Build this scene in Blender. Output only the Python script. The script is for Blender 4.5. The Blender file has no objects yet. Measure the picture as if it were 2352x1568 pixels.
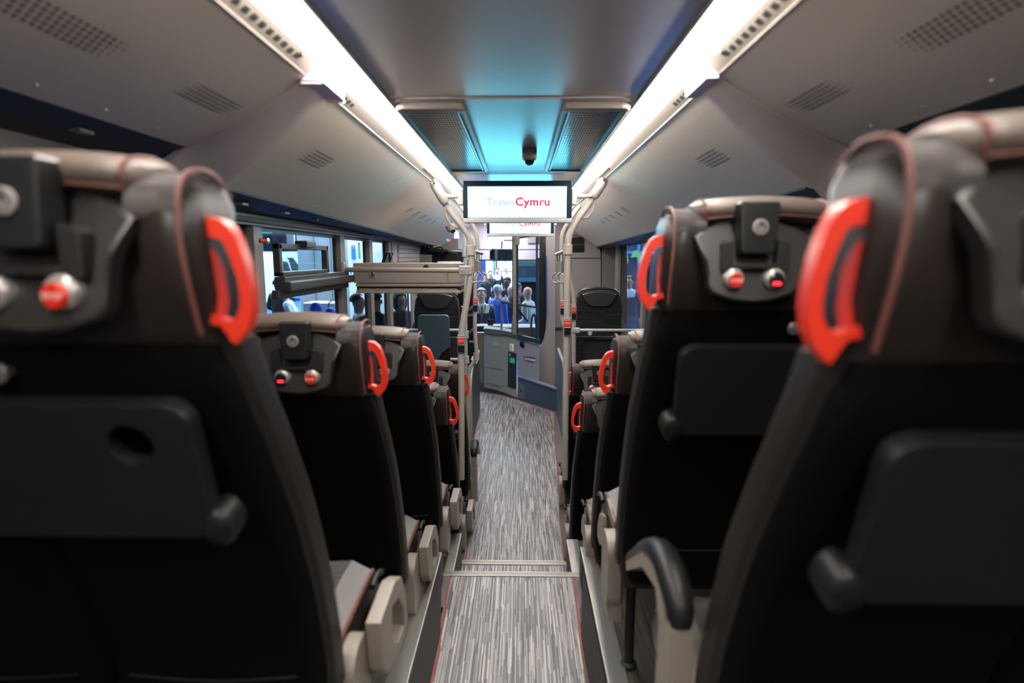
import bpy, bmesh, math, random
from mathutils import Vector, Matrix
random.seed(7)
S = bpy.context.scene
COL = S.collection
PI = math.pi

# ---------------------------------------------------------------- camera, world, exposure
EYE = 1.94                 # camera height over the low floor; aisle runs along +Y
F = 1300.0                 # focal length in pixels of the 2352 px wide frame
PITCH = math.atan(196.0 / F)
YAW = math.atan(19.0 / F)
cam_d = bpy.data.cameras.new('camera')
cam = bpy.data.objects.new('camera', cam_d)
COL.objects.link(cam)
cam.location = (0, 0, EYE)
cam.rotation_euler = (PI / 2 - PITCH, 0, YAW)
cam_d.sensor_width = 36
cam_d.lens = 36 * F / 2352
cam_d.clip_start = 0.05
cam_d.clip_end = 200
cam_d.dof.use_dof = True
cam_d.dof.focus_distance = 4.2
cam_d.dof.aperture_fstop = 1.7
S.camera = cam
RM = cam.rotation_euler.to_matrix()

def P(px, py, d):
    """point at distance d along the bus that shows at pixel (px, py)"""
    v = RM @ Vector(((px - 1176) / F, -(py - 784) / F, -1))
    v *= d / v.y
    return Vector((v.x, v.y, v.z + EYE))

W = bpy.data.worlds.new('hall_ambience')
S.world = W
W.use_nodes = True
W.node_tree.nodes['Background'].inputs[0].default_value = (0.30, 0.50, 0.80, 1)
W.node_tree.nodes['Background'].inputs[1].default_value = 0.08
S.view_settings.view_transform = 'Standard'
S.view_settings.look = 'None'
S.view_settings.exposure = 0.0
S.view_settings.gamma = 1
S.view_settings.use_curve_mapping = False

def area(name, loc, rot, sx, sy, power, color):
    l = bpy.data.lights.new(name, 'AREA')
    l.shape = 'RECTANGLE'; l.size = sx; l.size_y = sy; l.energy = power; l.color = color
    o = bpy.data.objects.new(name, l); COL.objects.link(o)
    o.location = loc; o.rotation_euler = rot
    return o
# exhibition hall: overhead lamps beside and ahead of the bus
area('hall_lamp', (-12, 22, 8.5), (0, 0, 0), 20, 24, 9500, (0.72, 0.88, 1.0))
area('hall_lamp', (0, 20, 8.0), (0, 0, 0), 16, 14, 6000, (0.72, 0.88, 1.0))
area('cab_fill', (-.2, 8.05, 2.44), (0, 0, 0), .5, .2, 14, (0.85, 0.9, 1.0))  # unseen fill light added to brighten the windscreen header
area('hall_lamp', (8, 12, 6.5), (0, 0, 0), 5, 8, 1700, (0.65, 0.85, 1.0))

# ---------------------------------------------------------------- materials
def mat(name, col, rough=0.5, metal=0.0, spec=0.5, emit=None, es=0.0, bump=0.0, bscale=300, var=0.0,
        alpha=1.0, coat=0.0, trans=0.0, vscale=8):
    m = bpy.data.materials.new(name); m.use_nodes = True
    nt = m.node_tree; b = nt.nodes['Principled BSDF']
    b.inputs['Base Color'].default_value = (*col, 1)
    b.inputs['Roughness'].default_value = rough
    b.inputs['Metallic'].default_value = metal
    b.inputs['Specular IOR Level'].default_value = spec
    if coat: b.inputs['Coat Weight'].default_value = coat; b.inputs['Coat Roughness'].default_value = 0.24; b.inputs['Coat IOR'].default_value = 1.7
    if trans: b.inputs['Transmission Weight'].default_value = trans
    if emit:
        b.inputs['Emission Color'].default_value = (*emit, 1)
        b.inputs['Emission Strength'].default_value = es
    if bump or var:
        tc = nt.nodes.new('ShaderNodeTexCoord')
    if bump:
        n = nt.nodes.new('ShaderNodeTexNoise'); n.inputs['Scale'].default_value = bscale
        n.inputs['Detail'].default_value = 3
        bp = nt.nodes.new('ShaderNodeBump'); bp.inputs['Strength'].default_value = bump
        bp.inputs['Distance'].default_value = 0.002
        nt.links.new(tc.outputs['Object'], n.inputs['Vector'])
        nt.links.new(n.outputs['Fac'], bp.inputs['Height'])
        nt.links.new(bp.outputs['Normal'], b.inputs['Normal'])
    if var:
        n = nt.nodes.new('ShaderNodeTexNoise'); n.inputs['Scale'].default_value = vscale
        r = nt.nodes.new('ShaderNodeValToRGB')
        r.color_ramp.elements[0].position = 0.35; r.color_ramp.elements[1].position = 0.65
        r.color_ramp.elements[0].color = (*[c * (1 - var) for c in col], 1)
        r.color_ramp.elements[1].color = (*[min(1, c * (1 + var)) for c in col], 1)
        nt.links.new(tc.outputs['Object'], n.inputs['Vector'])
        nt.links.new(n.outputs['Fac'], r.inputs['Fac'])
        nt.links.new(r.outputs['Color'], b.inputs['Base Color'])
    return m

def streaks(name, c0, c1, c2, wx, ly, rough=0.5, axis='XY', spec=0.5):
    """woven look: short thin streaks, each cell its own shade"""
    m = mat(name, c1, rough, spec=spec); nt = m.node_tree; N = nt.nodes; L = nt.links
    b = N['Principled BSDF']
    g = N.new('ShaderNodeNewGeometry') if axis == 'WORLD' else N.new('ShaderNodeTexCoord')
    src = g.outputs['Position'] if axis == 'WORLD' else g.outputs['Object']
    sp = N.new('ShaderNodeSeparateXYZ'); L.new(src, sp.inputs[0])
    ax = {'XY': ('X', 'Y'), 'WORLD': ('X', 'Y'), 'YX': ('Y', 'X'), 'ZX': ('Z', 'X')}[axis]
    def math_(op, a, bb=None):
        n = N.new('ShaderNodeMath'); n.operation = op
        for i, q in enumerate((a, bb)):
            if q is None: continue
            if isinstance(q, (int, float)): n.inputs[i].default_value = q
            else: L.new(q, n.inputs[i])
        return n.outputs[0]
    col = math_('FLOOR', math_('DIVIDE', sp.outputs[ax[0]], wx))
    w1 = N.new('ShaderNodeTexWhiteNoise'); w1.noise_dimensions = '1D'; L.new(col, w1.inputs['W'])
    row = math_('FLOOR', math_('ADD', math_('DIVIDE', sp.outputs[ax[1]], ly), math_('MULTIPLY', w1.outputs['Value'], 13.0)))
    cb = N.new('ShaderNodeCombineXYZ'); L.new(col, cb.inputs[0]); L.new(row, cb.inputs[1])
    w2 = N.new('ShaderNodeTexWhiteNoise'); w2.noise_dimensions = '3D'; L.new(cb.outputs[0], w2.inputs['Vector'])
    r = N.new('ShaderNodeValToRGB'); e = r.color_ramp.elements
    e[0].color = (*c0, 1); e[1].color = (*c2, 1); e.new(0.55).color = (*c1, 1)
    e[0].position = 0.12; e[-1].position = 0.95
    L.new(w2.outputs['Value'], r.inputs['Fac']); L.new(r.outputs['Color'], b.inputs['Base Color'])
    return m

M = {}
M['ceiling'] = mat('ceiling_panel', (0.37, 0.34, 0.315), 0.30, spec=.9, coat=.8)
M['ceiling_gloss'] = mat('ceiling_panel_smooth', (0.34, 0.32, 0.305), 0.33, spec=1.0, bump=0.05, bscale=500)
M['cove'] = mat('cove_panel', (0.80, 0.71, 0.59), 0.45, bump=0.08, bscale=700)
M['arch'] = mat('arch_panel', (0.76, 0.67, 0.64), 0.5)
M['beige'] = mat('beige_plastic', (0.19, 0.163, 0.137), 0.42)
M['dark_strip'] = mat('dark_duct', (0.016, 0.018, 0.022), 0.55)
M['pillar'] = mat('pillar_grey', (0.13, 0.12, 0.108), 0.45)
M['bulk'] = mat('bulkhead_grey', (0.19, 0.172, 0.18), 0.5, bump=0.05, bscale=500)
M['lilac'] = mat('front_header_grey', (0.74, 0.66, 0.73), 0.5)
M['greengrey'] = mat('counter_greengrey', (0.17, 0.19, 0.18), 0.42)
M['cabdoor'] = mat('cab_door_grey', (0.17, 0.175, 0.23), 0.4)
M['bluebase'] = mat('blue_grey_kick', (0.025, 0.043, 0.078), 0.45)
M['black'] = mat('matte_black', (0.010, 0.010, 0.010), 0.6, spec=0.3)
M['gloss_black'] = mat('gloss_black', (0.008, 0.009, 0.011), 0.15)
M['hook'] = mat('hook_smoked_plastic', (0.07, 0.07, 0.07), 0.3)
M['void'] = mat('recess_black', (0.001, 0.001, 0.001), 0.9, spec=0.0)
M['shell'] = mat('seat_shell_black', (0.0016, 0.0015, 0.0015), 0.75, spec=0.08, bump=0.1, bscale=900)
M['shell_edge'] = mat('seat_edge_vinyl', (0.011, 0.010, 0.009), 0.42, spec=0.3)
M['leather'] = mat('brown_leather', (0.014, 0.0105, 0.009), 0.36, spec=.35, bump=0.15, bscale=260)
M['roll'] = mat('headroll_leather_lit', (0.075, 0.055, 0.045), 0.50, spec=.4, bump=0.12, bscale=260)  # leather with brightness from the strip lights put into its brown
M['pod'] = mat('pod_plastic', (0.013, 0.012, 0.0115), 0.40, spec=0.4, bump=0.08, bscale=900)
M['pod_dark'] = mat('pod_block_plastic', (0.010, 0.010, 0.0098), 0.38, spec=0.4)
M['tray'] = mat('tray_plastic', (0.0085, 0.0085, 0.009), 0.42, spec=0.28, bump=0.08, bscale=900)
M['piping'] = mat('red_piping', (0.11, 0.036, 0.028), 0.6)
M['handle'] = mat('orange_red_handle', (0.46, 0.020, 0.006), 0.40, spec=.4)
M['chrome'] = mat('satin_chrome', (0.30, 0.285, 0.27), 0.33, metal=0.55)
M['emblem'] = mat('emblem_grey', (0.22, 0.205, 0.195), 0.4)
M['stop'] = mat('stop_red', (0.40, 0.012, 0.006), 0.35, emit=(1, 0.05, 0.02), es=0.06)
M['stop_text'] = mat('stop_lettering', (0.5, 0.33, 0.30), 0.5)
M['led'] = mat('red_led', (0.8, 0.02, 0.03), 0.4, emit=(1, 0.02, 0.04), es=2.5)
M['fabric'] = streaks('striped_seat_fabric', (0.034, 0.031, 0.031), (0.050, 0.045, 0.044), (0.075, 0.066, 0.062), 0.0022, 0.05, 0.9, 'YX', 0.2)
M['fabric_dark'] = streaks('dark_seat_fabric', (0.0045, 0.0045, 0.0065), (0.006, 0.006, 0.009), (0.020, 0.019, 0.022), 0.004, 0.16, 0.9, 'ZX', 0.2)
M['vinyl'] = mat('grey_vinyl', (0.085, 0.076, 0.068), 0.5, bump=0.1, bscale=400)
M['floor'] = streaks('streaked_vinyl_floor', (0.032, 0.031, 0.036), (0.115, 0.107, 0.110), (0.31, 0.28, 0.27), 0.0034, 0.20, 0.42, 'WORLD')
M['floor_side'] = mat('plain_grey_floor', (0.07, 0.063, 0.066), 0.55, bump=0.1, bscale=600)
M['floor_brown'] = streaks('seat_area_floor', (0.018, 0.014, 0.011), (0.03, 0.024, 0.019), (0.05, 0.04, 0.032), 0.006, 0.2, 0.5, 'WORLD')
M['red_line'] = mat('red_floor_line', (0.22, 0.02, 0.016), 0.5)
M['metal'] = mat('brushed_aluminium', (0.30, 0.275, 0.25), 0.38, metal=0.85, bump=0.1, bscale=500)
M['darkside'] = mat('step_side_dark', (0.03, 0.027, 0.027), 0.6)
M['pole'] = mat('cream_pole', (0.265, 0.237, 0.205), 0.38)
M['pole_grey'] = mat('pale_grey_rail_lit_pole', (0.27, 0.29, 0.29), 0.38)  # rails keep this grey; on one pole it paints window light
M['strap'] = mat('strap_grey', (0.26, 0.25, 0.24), 0.4)
M['webbing'] = mat('strap_webbing', (0.14, 0.145, 0.145), 0.7)
M['bluepad'] = mat('slate_blue_pad', (0.018, 0.040, 0.053), 0.45)
M['frame_black'] = mat('window_frame_black', (0.016, 0.015, 0.014), 0.4)
M['light'] = mat('light_diffuser', (0.9, 0.9, 0.9), 0.5, emit=(1.0, 0.935, 0.86), es=49.0)
M['screen'] = mat('display_screen', (0.02, 0.02, 0.02), 0.4, emit=(0.13, 0.72, 1.0), es=9.0)
M['screen_pale'] = mat('display_pale_blue', (0.02, 0.02, 0.02), 0.5, emit=(0.60, 0.80, 0.90), es=0.9)
M['screen_red'] = mat('display_red', (0.02, 0.0, 0.0), 0.5, emit=(0.86, 0.006, 0.035), es=1.0)
M['bezel'] = mat('display_bezel', (0.003, 0.008, 0.015), 0.5, spec=.12)
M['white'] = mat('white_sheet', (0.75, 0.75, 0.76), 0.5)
M['green_sign'] = mat('green_label', (0.02, 0.38, 0.20), 0.5)
M['mirror'] = mat('mirror_glass', (0.75, 0.78, 0.82), 0.03, metal=1)
M['lens'] = mat('camera_lens', (0.01, 0.01, 0.012), 0.05)
M['dash'] = mat('dash_grey', (0.05, 0.06, 0.065), 0.6)
M['dash_top'] = mat('dash_top_grey', (0.13, 0.15, 0.16), 0.6)
M['greenled'] = mat('green_led', (0, .3, .1), 0.5, emit=(0.02, 0.8, 0.25), es=1.2)
M['bluefilm'] = mat('blue_panel', (0.006, 0.05, 0.24), 0.5)

def glass(name, tint, rough=0.0):
    m = bpy.data.materials.new(name); m.use_nodes = True
    nt = m.node_tree; N = nt.nodes; N.clear()
    o = N.new('ShaderNodeOutputMaterial'); mx = N.new('ShaderNodeMixShader')
    t = N.new('ShaderNodeBsdfTransparent'); g = N.new('ShaderNodeBsdfGlossy')
    fr = N.new('ShaderNodeFresnel'); fr.inputs['IOR'].default_value = 1.25
    ge = N.new('ShaderNodeNewGeometry'); ml = N.new('ShaderNodeMath'); ml.operation = 'MULTIPLY'; sb = N.new('ShaderNodeMath'); sb.operation = 'SUBTRACT'; sb.inputs[0].default_value = 1
    nt.links.new(ge.outputs['Backfacing'], sb.inputs[1]); nt.links.new(fr.outputs[0], ml.inputs[0]); nt.links.new(sb.outputs[0], ml.inputs[1])
    t.inputs['Color'].default_value = (*tint, 1); g.inputs['Roughness'].default_value = 0.02
    nt.links.new(ml.outputs[0], mx.inputs[0]); nt.links.new(t.outputs[0], mx.inputs[1])
    nt.links.new(g.outputs[0], mx.inputs[2]); nt.links.new(mx.outputs[0], o.inputs[0])
    return m
M['glass'] = glass('side_window_glass', (0.84, 0.93, 0.96))
M['glass_dark'] = glass('outside_dark_glass', (0.36, 0.44, 0.48))  # darkness of the hall outside put into the tint, dims its light
M['glass_clear'] = glass('windscreen_glass', (0.97, 0.985, 0.99))

# ---------------------------------------------------------------- mesh helpers
def finish(bm, name, m, parent=None, loc=None, smooth=35, label=None, kind=None):
    bmesh.ops.recalc_face_normals(bm, faces=bm.faces[:])
    me = bpy.data.meshes.new(name); bm.to_mesh(me); bm.free()
    ms = m if isinstance(m, (list, tuple)) else [m]
    for q in ms: me.materials.append(M[q] if isinstance(q, str) else q)
    if smooth:
        me.shade_smooth(); me.set_sharp_from_angle(angle=math.radians(smooth))
    o = bpy.data.objects.new(name, me); COL.objects.link(o)
    if smooth and smooth <= 40:
        wn = o.modifiers.new('weighted', 'WEIGHTED_NORMAL'); wn.keep_sharp = True; wn.weight = 80
    if parent: o.parent = parent
    if loc: o.location = loc
    if label: o['label'] = label
    if kind: o['kind'] = kind
    return o

def tag(o, label, cat=None, group=None, kind=None):
    o['label'] = label
    if cat: o['category'] = cat
    if group: o['group'] = group
    if kind: o['kind'] = kind
    return o

def empty(name, loc, label=None, cat=None, group=None, rz=0, kind=None):
    o = bpy.data.objects.new(name, None); COL.objects.link(o)
    o.location = loc; o.rotation_euler = (0, 0, rz); o.empty_display_size = 0.1
    if label: tag(o, label, cat, group, kind)
    elif kind: o['kind'] = kind
    return o

def new(): return bmesh.new()

def box(bm, x0, x1, y0, y1, z0, z1, bev=0.0, seg=2, mi=0):
    b = bmesh.new()
    bmesh.ops.create_cube(b, size=1)
    for v in b.verts:
        v.co = Vector(((x0 + x1) / 2 + v.co.x * (x1 - x0), (y0 + y1) / 2 + v.co.y * (y1 - y0), (z0 + z1) / 2 + v.co.z * (z1 - z0)))
    if bev:
        bmesh.ops.bevel(b, geom=b.edges[:], offset=bev, segments=seg, affect='EDGES', profile=0.5)
    return merge(bm, b, mi)

def merge(bm, b, mi=0, mtx=None):
    vm = {}
    out = []
    for v in b.verts:
        co = v.co if mtx is None else mtx @ v.co
        vm[v] = bm.verts.new(co)
    for f in b.faces:
        try:
            nf = bm.faces.new([vm[v] for v in f.verts]); nf.material_index = mi; out.append(nf)
        except ValueError: pass
    b.free()
    return out

def loft(bm, rings, closed=True, cap=True, mi=0):
    """rings: equal-length lists of points; closed = each ring closes"""
    vs = [[bm.verts.new(p) for p in r] for r in rings]
    n = len(rings[0]); fs = []
    for a, b in zip(vs, vs[1:]):
        for i in range(n if closed else n - 1):
            j = (i + 1) % n
            f = bm.faces.new((a[i], a[j], b[j], b[i])); f.material_index = mi; fs.append(f)
    if cap and closed:
        for r in (vs[0], vs[-1]):
            f = bm.faces.new(r); f.material_index = mi
    return fs

def tube(bm, pts, r, seg=10, mi=0, closed=False, cap=True):
    pts = [Vector(p) for p in pts]
    rad = r if isinstance(r, (list, tuple)) else [r] * len(pts)
    rings = []; up = None
    n = len(pts)
    for i, p in enumerate(pts):
        if closed: t = (pts[(i + 1) % n] - pts[i - 1]).normalized()
        else: t = (pts[min(i + 1, n - 1)] - pts[max(i - 1, 0)]).normalized()
        if up is None:
            up = Vector((0, 0, 1)) if abs(t.z) < 0.9 else Vector((0, 1, 0))
        a = t.cross(up).normalized(); b = t.cross(a).normalized(); up = -b if b.dot(up) < 0 else b
        up = a.cross(t).normalized()
        rings.append([p + (a * math.cos(q) + up * math.sin(q)) * rad[i] for q in [2 * PI * k / seg for k in range(seg)]])
    if closed: rings.append(rings[0])
    loft(bm, rings, True, cap and not closed, mi)
    if closed: bmesh.ops.remove_doubles(bm, verts=bm.verts[:], dist=1e-6)

def smooth_path(pts, k=5):
    pts = [Vector(p) for p in pts]; out = []
    for i in range(len(pts) - 1):
        p0 = pts[max(i - 1, 0)]; p1 = pts[i]; p2 = pts[i + 1]; p3 = pts[min(i + 2, len(pts) - 1)]
        for j in range(k):
            t = j / k
            out.append(0.5 * ((2 * p1) + (p2 - p0) * t + (2 * p0 - 5 * p1 + 4 * p2 - p3) * t * t + (3 * p1 - p0 - 3 * p2 + p3) * t ** 3))
    out.append(pts[-1]); return out

def plate(bm, outer, holes=(), t=0.01, mtx=None, mi=0, bev=0.0):
    """2-D outline (a, b) with holes, thickness t along -Y local (towards the rear); outline in X-Z"""
    b = bmesh.new()
    edges = []
    for loop in [outer] + list(holes):
        vs = [b.verts.new((p[0], 0, p[1])) for p in loop]
        for i in range(len(vs)): edges.append(b.edges.new((vs[i], vs[(i + 1) % len(vs)])))
    if holes:
        bmesh.ops.triangle_fill(b, use_beauty=True, edges=edges)
    else:
        b.faces.new(b.verts[:])
    r = bmesh.ops.extrude_face_region(b, geom=b.faces[:])
    nv = [g for g in r['geom'] if isinstance(g, bmesh.types.BMVert)]
    bmesh.ops.translate(b, verts=nv, vec=(0, -t, 0))
    if bev:
        es = [e for e in b.edges if len(e.link_faces) == 2 and e.calc_face_angle(0) > 0.7 and all(v.co.y < -t / 2 for v in e.verts)]
        bmesh.ops.bevel(b, geom=es, offset=bev, segments=2, affect='EDGES', profile=0.5)
    return merge(bm, b, mi, mtx)

def rrect(x0, x1, z0, z1, r, n=5):
    out = []
    for cx, cz, a0 in ((x1 - r, z1 - r, 0), (x0 + r, z1 - r, 90), (x0 + r, z0 + r, 180), (x1 - r, z0 + r, 270)):
        for k in range(n + 1):
            a = math.radians(a0 + 90 * k / n); out.append((cx + r * math.cos(a), cz + r * math.sin(a)))
    return out

def circ(cx, cz, r, n=20): return [(cx + r * math.cos(2 * PI * k / n), cz + r * math.sin(2 * PI * k / n)) for k in range(n)]

def prism(bm, poly, vec, mi=0):
    """extrude a 3-D polygon along vec"""
    vec = Vector(vec); a = [Vector(p) for p in poly]
    loft(bm, [a, [p + vec for p in a]], True, True, mi)

def lathe(bm, prof, c, axis='Z', seg=20, mi=0):
    """prof: (radius, height) list about an axis through c"""
    c = Vector(c); rings = []
    for r, h in prof:
        ring = []
        for k in range(seg):
            a = 2 * PI * k / seg; x = r * math.cos(a); y = r * math.sin(a)
            ring.append(c + (Vector((x, y, h)) if axis == 'Z' else Vector((x, h, y)) if axis == 'Y' else Vector((h, x, y))))
        rings.append(ring)
    loft(bm, rings, True, True, mi)

def text_mesh(txt, size, m, name, parent, loc, rot, ext=0.0005, bold=0.0, sx=1.0, shear=0.0, align='CENTER', spacing=1.0):
    cu = bpy.data.curves.new(name, 'FONT'); cu.body = txt; cu.size = size; cu.extrude = ext
    cu.align_x = align; cu.align_y = 'CENTER'; cu.offset = bold; cu.shear = shear; cu.space_character = spacing
    cu.resolution_u = 3
    t = bpy.data.objects.new(name, cu); COL.objects.link(t)
    dg = bpy.context.evaluated_depsgraph_get()
    me = bpy.data.meshes.new_from_object(t.evaluated_get(dg))
    bpy.data.objects.remove(t); bpy.data.curves.remove(cu)
    for v in me.vertices: v.co.x *= sx
    me.materials.clear(); me.materials.append(M[m])
    o = bpy.data.objects.new(name, me); COL.objects.link(o)
    if parent: o.parent = parent
    o.location = loc; o.rotation_euler = rot
    return o
FACING = (PI / 2, 0, 0)     # text that faces the rear of the bus
M['navy_panel'] = mat('navy_grey_panel', (0.012, 0.016, 0.025), 0.45)
M['blue_panel'] = mat('slate_blue_panel', (0.026, 0.055, 0.088), 0.42)
M['grille_metal'] = mat('perforated_metal', (0.30, 0.285, 0.27), 0.28, metal=0.5)
M['cam_grey'] = mat('camera_housing', (0.14, 0.13, 0.12), 0.4)
M['lilac_dark'] = mat('notice_lilac', (0.50, 0.45, 0.46), 0.5)
M['notice_red'] = mat('notice_red', (0.45, 0.02, 0.03), 0.5)
M['pale_highlight'] = mat('painted_ledge_highlight', (0.3, 0.33, 0.42), 0.3, metal=0.6)
M['hatch_grey'] = mat('hatch_bluegrey', (0.06, 0.085, 0.105), 0.45)
M['yellow'] = mat('yellow_tag', (0.6, 0.5, 0.05), 0.5)
M['brass'] = mat('brass_tip', (0.75, 0.62, 0.30), 0.3, metal=0.9)
# ---------------------------------------------------------------- bus shell
XC = -0.025
ZC = EYE + 0.52
YB, YF = -1.7, 8.9
def sx(s, h): return XC + s * h
ceil = empty('ceiling', (0, 0, 0), 'pale grey bus ceiling with sloping side panels', kind='structure')
bm = new(); box(bm, sx(-1, .412), sx(1, .412), YB, 1.965, ZC, ZC + .02, .004); finish(bm, 'ceiling_panel', 'ceiling', ceil)
bm = new(); box(bm, sx(-1, .412), sx(1, .412), 1.975, 3.74, ZC - .004, ZC + .02, .004); finish(bm, 'ceiling_panel', 'ceiling_gloss', ceil)
bm = new(); box(bm, sx(-1, .412), sx(1, .412), 3.75, YF, ZC, ZC + .02, .004); finish(bm, 'ceiling_panel', 'ceiling', ceil)
bm = new(); box(bm, -1.4, 1.35, YB, YF + .2, ZC + .1, ZC + .14)
finish(bm, 'roof_skin', 'bulk', ceil, smooth=0)

def cove(s, t, z1, h1):
    h = .545 + (h1 - .545) * t; z = .475 + (z1 - .475) * t - .012 * math.sin(PI * t)
    return sx(s, h), EYE + z
def zfront(y): return .236 - .022 * (y - 2.06)
def cove_panel(s, y0f, y1f, z1f, h1):
    T = [i / 10 for i in range(11)]
    rings = []
    for k in range(9):
        q = k / 8; top = []; bot = []
        for t in T:
            y = y0f(t) + (y1f(t) - y0f(t)) * q
            x, z = cove(s, t, z1f(y), h1); bot.append((x, y, z)); top.append((x + s * .006, y, z + .018))
        rings.append(bot + top[::-1])
    bm = new(); loft(bm, rings); return finish(bm, 'cove_panel', 'cove', ceil)
def grille(parent, s, yc, length, z1f, h1, tc, cols, rows=5):
    """staggered field of small dark louvre holes set in the sloping panel"""
    bm = new()
    for r in range(rows):
        for c in range(cols):
            y = yc + (c - cols / 2 + (r % 2) * .5) * length / cols
            fade = min(c + 1, cols - c) / 3.0; k = min(1, max(.45, fade))
            t = tc + (r - (rows - 1) / 2) * .03
            x, z = cove(s, t, z1f(y), h1); x2, z2 = cove(s, t + .015 * k, z1f(y), h1)
            dy = length / cols * .21 * k
            q = .0009
            a = [(x, y - dy, z - q), (x, y + dy, z - q), (x2, y + dy * .6, z2 - q), (x2, y - dy * .6, z2 - q)]
            prism(bm, a, (s * .001, 0, .003))
    return finish(bm, 'speaker_grille', 'black', parent, smooth=0, kind='stuff')
znear = lambda y: .34
for s in (-1, 1):
    p = cove_panel(s, lambda t: YB, lambda t: 1.60 + .25 * t, znear, 1.038)
    grille(p, s, 1.055, .27, znear, 1.038, .465, 16)
    grille(p, s, 1.535, .23, znear, 1.038, .465, 16)
    p = cove_panel(s, lambda t: 1.76 + .30 * t, lambda t: 3.19, zfront, 1.055)
    grille(p, s, 2.24, .24, zfront, 1.055, .40, 16)
    p = cove_panel(s, lambda t: 3.196, lambda t: 4.50, zfront, 1.055)
    p = cove_panel(s, lambda t: 4.506, lambda t: 7.65, zfront, 1.055)
    # slats of the small outlets near the front
    for k in range(5):
        bm = new()
        for j in range(5):
            y = 4.15 + k * .3; t = .42 + j * .022 + k * .004
            x, z = cove(s, t, zfront(y), 1.055); x2, z2 = cove(s, t + .009, zfront(y), 1.055)
            prism(bm, [(x, y, z - .001), (x, y + .17, z - .001), (x2, y + .17, z2 - .001), (x2, y, z2 - .001)], (0, 0, .002))
        finish(bm, 'outlet_slats', 'pillar', p, smooth=0, kind='stuff')
    # arch between the rear and front panels
    T = [i / 12 for i in range(13)]; rings = []
    for q in [i / 6 for i in range(7)]:
        bot = []; top = []
        for t in T:
            x0, z0 = cove(s, t, .34, 1.038); x1, z1 = cove(s, t, .236, 1.055)
            y0 = 1.60 + .25 * t; y1 = 1.76 + .30 * t
            e = q * q * (3 - 2 * q)
            y = y0 + (y1 - y0) * q; x = x0 + (x1 - x0) * q; z = z0 + (z1 - z0) * e - .004 - .006 * math.sin(PI * q)
            bot.append((x, y, z)); top.append((x, y, z + .02))
        # tail that runs down to the wall
        for k, (hx, dz) in enumerate(((1.10, -.03), (1.16, -.05), (1.21, -.055))):
            y = bot[-1][1] + .02; z0 = EYE + .34 + dz * 1.2 - .104 * q
            bot.append((sx(s, hx), y, z0)); top.append((sx(s, hx), y, z0 + .02))
        rings.append(bot + top[::-1])
    bm = new(); loft(bm, rings); finish(bm, 'cove_arch', 'arch', ceil)
    bm = new(); box(bm, sx(s, .512), sx(s, .552), 1.585, 1.78, EYE + .462, EYE + .50, .008)
    finish(bm, 'arch_cap', 'lilac', ceil)
    # dark duct strip between cove and window header, in two heights
    for y0, y1, zi, zo in ((YB, 1.86, .34, .30), (2.08, 7.65, None, .19)):
        rings = []
        for k in range(9):
            y = y0 + (y1 - y0) * k / 8; a = zi if zi else zfront(y)
            o = zo if zi else min(zo, zfront(y) - .004)
            rings.append([(sx(s, 1.035), y, EYE + a), (sx(s, 1.22), y, EYE + o), (sx(s, 1.22), y, EYE + o + .02), (sx(s, 1.035), y, EYE + a + .02)])
        bm = new(); loft(bm, rings); ds = finish(bm, 'duct_strip', 'dark_strip', ceil, smooth=0)
        bm = new()
        n = int((y1 - y0) / .42)
        for k in range(n):
            y = y0 + .25 + k * .42; a = zi if zi else zfront(y); o = zo
            box(bm, sx(s, 1.10), sx(s, 1.125), y, y + .05, EYE + (a + o) / 2 - .004, EYE + (a + o) / 2 + .004, .002)
        finish(bm, 'duct_screw', 'chrome', ds, kind='stuff')
    # little fixing studs near the lower edge of the sloping panels
    bm = new()
    for y in (1.05, 1.22, 1.42, 1.62):
        x, z = cove(s, .88, .34, 1.038); box(bm, x - .003, x + .003, y, y + .008, z - .003, z + .004, .001)
    for y in (2.35, 2.6, 2.85, 3.1, 3.4, 3.8, 4.2):
        x, z = cove(s, .88, zfront(y), 1.055); box(bm, x - .0025, x + .0025, y, y + .007, z - .003, z + .004, .001)
    finish(bm, 'panel_stud', 'cove', ceil, kind='stuff')
    # vent strip with its row of slots beside the light
    bm = new()
    x0, x1 = sx(s, .508), sx(s, .545); z0, z1 = EYE + .50, EYE + .475
    prism(bm, [(x0, YB, z0), (x1, YB, z1), (x1, YB, z1 + .02), (x0, YB, z0 + .02)], (0, 7.6 - YB, 0))
    vs = finish(bm, 'vent_strip', 'beige', ceil, smooth=0)
    bm = new()
    tube(bm, [(x1 + s * .001, YB, z1 - .001), (x1 + s * .001, 7.6, z1 - .001)], .0035, 6)
    finish(bm, 'strip_lip', 'beige', vs)
    bm = new()
    ys = [.6 + .0375 * k for k in range(24)] + [1.815 + .037 * k for k in range(4)] + [3.30 + .03 * k for k in range(14)]
    for y in ys:
        xa, xb = x0 + (x1 - x0) * .30, x0 + (x1 - x0) * .62
        za, zb = z0 + (z1 - z0) * .30, z0 + (z1 - z0) * .62
        prism(bm, [(xa, y, za - .0012), (xa, y + .021, za - .0012), (xb, y + .021, zb - .0012), (xb, y, zb - .0012)], (0, 0, .004))
    for y in (1.475,):
        prism(bm, [(xa - s * .006, y, za - .0012), (xa - s * .006, y + .012, za - .0012), (xb + s * .006, y + .016, zb - .0012), (xb + s * .006, y, zb - .0012)], (0, 0, .004))
    finish(bm, 'vent_slot', 'black', vs, smooth=0, kind='stuff')

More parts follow.
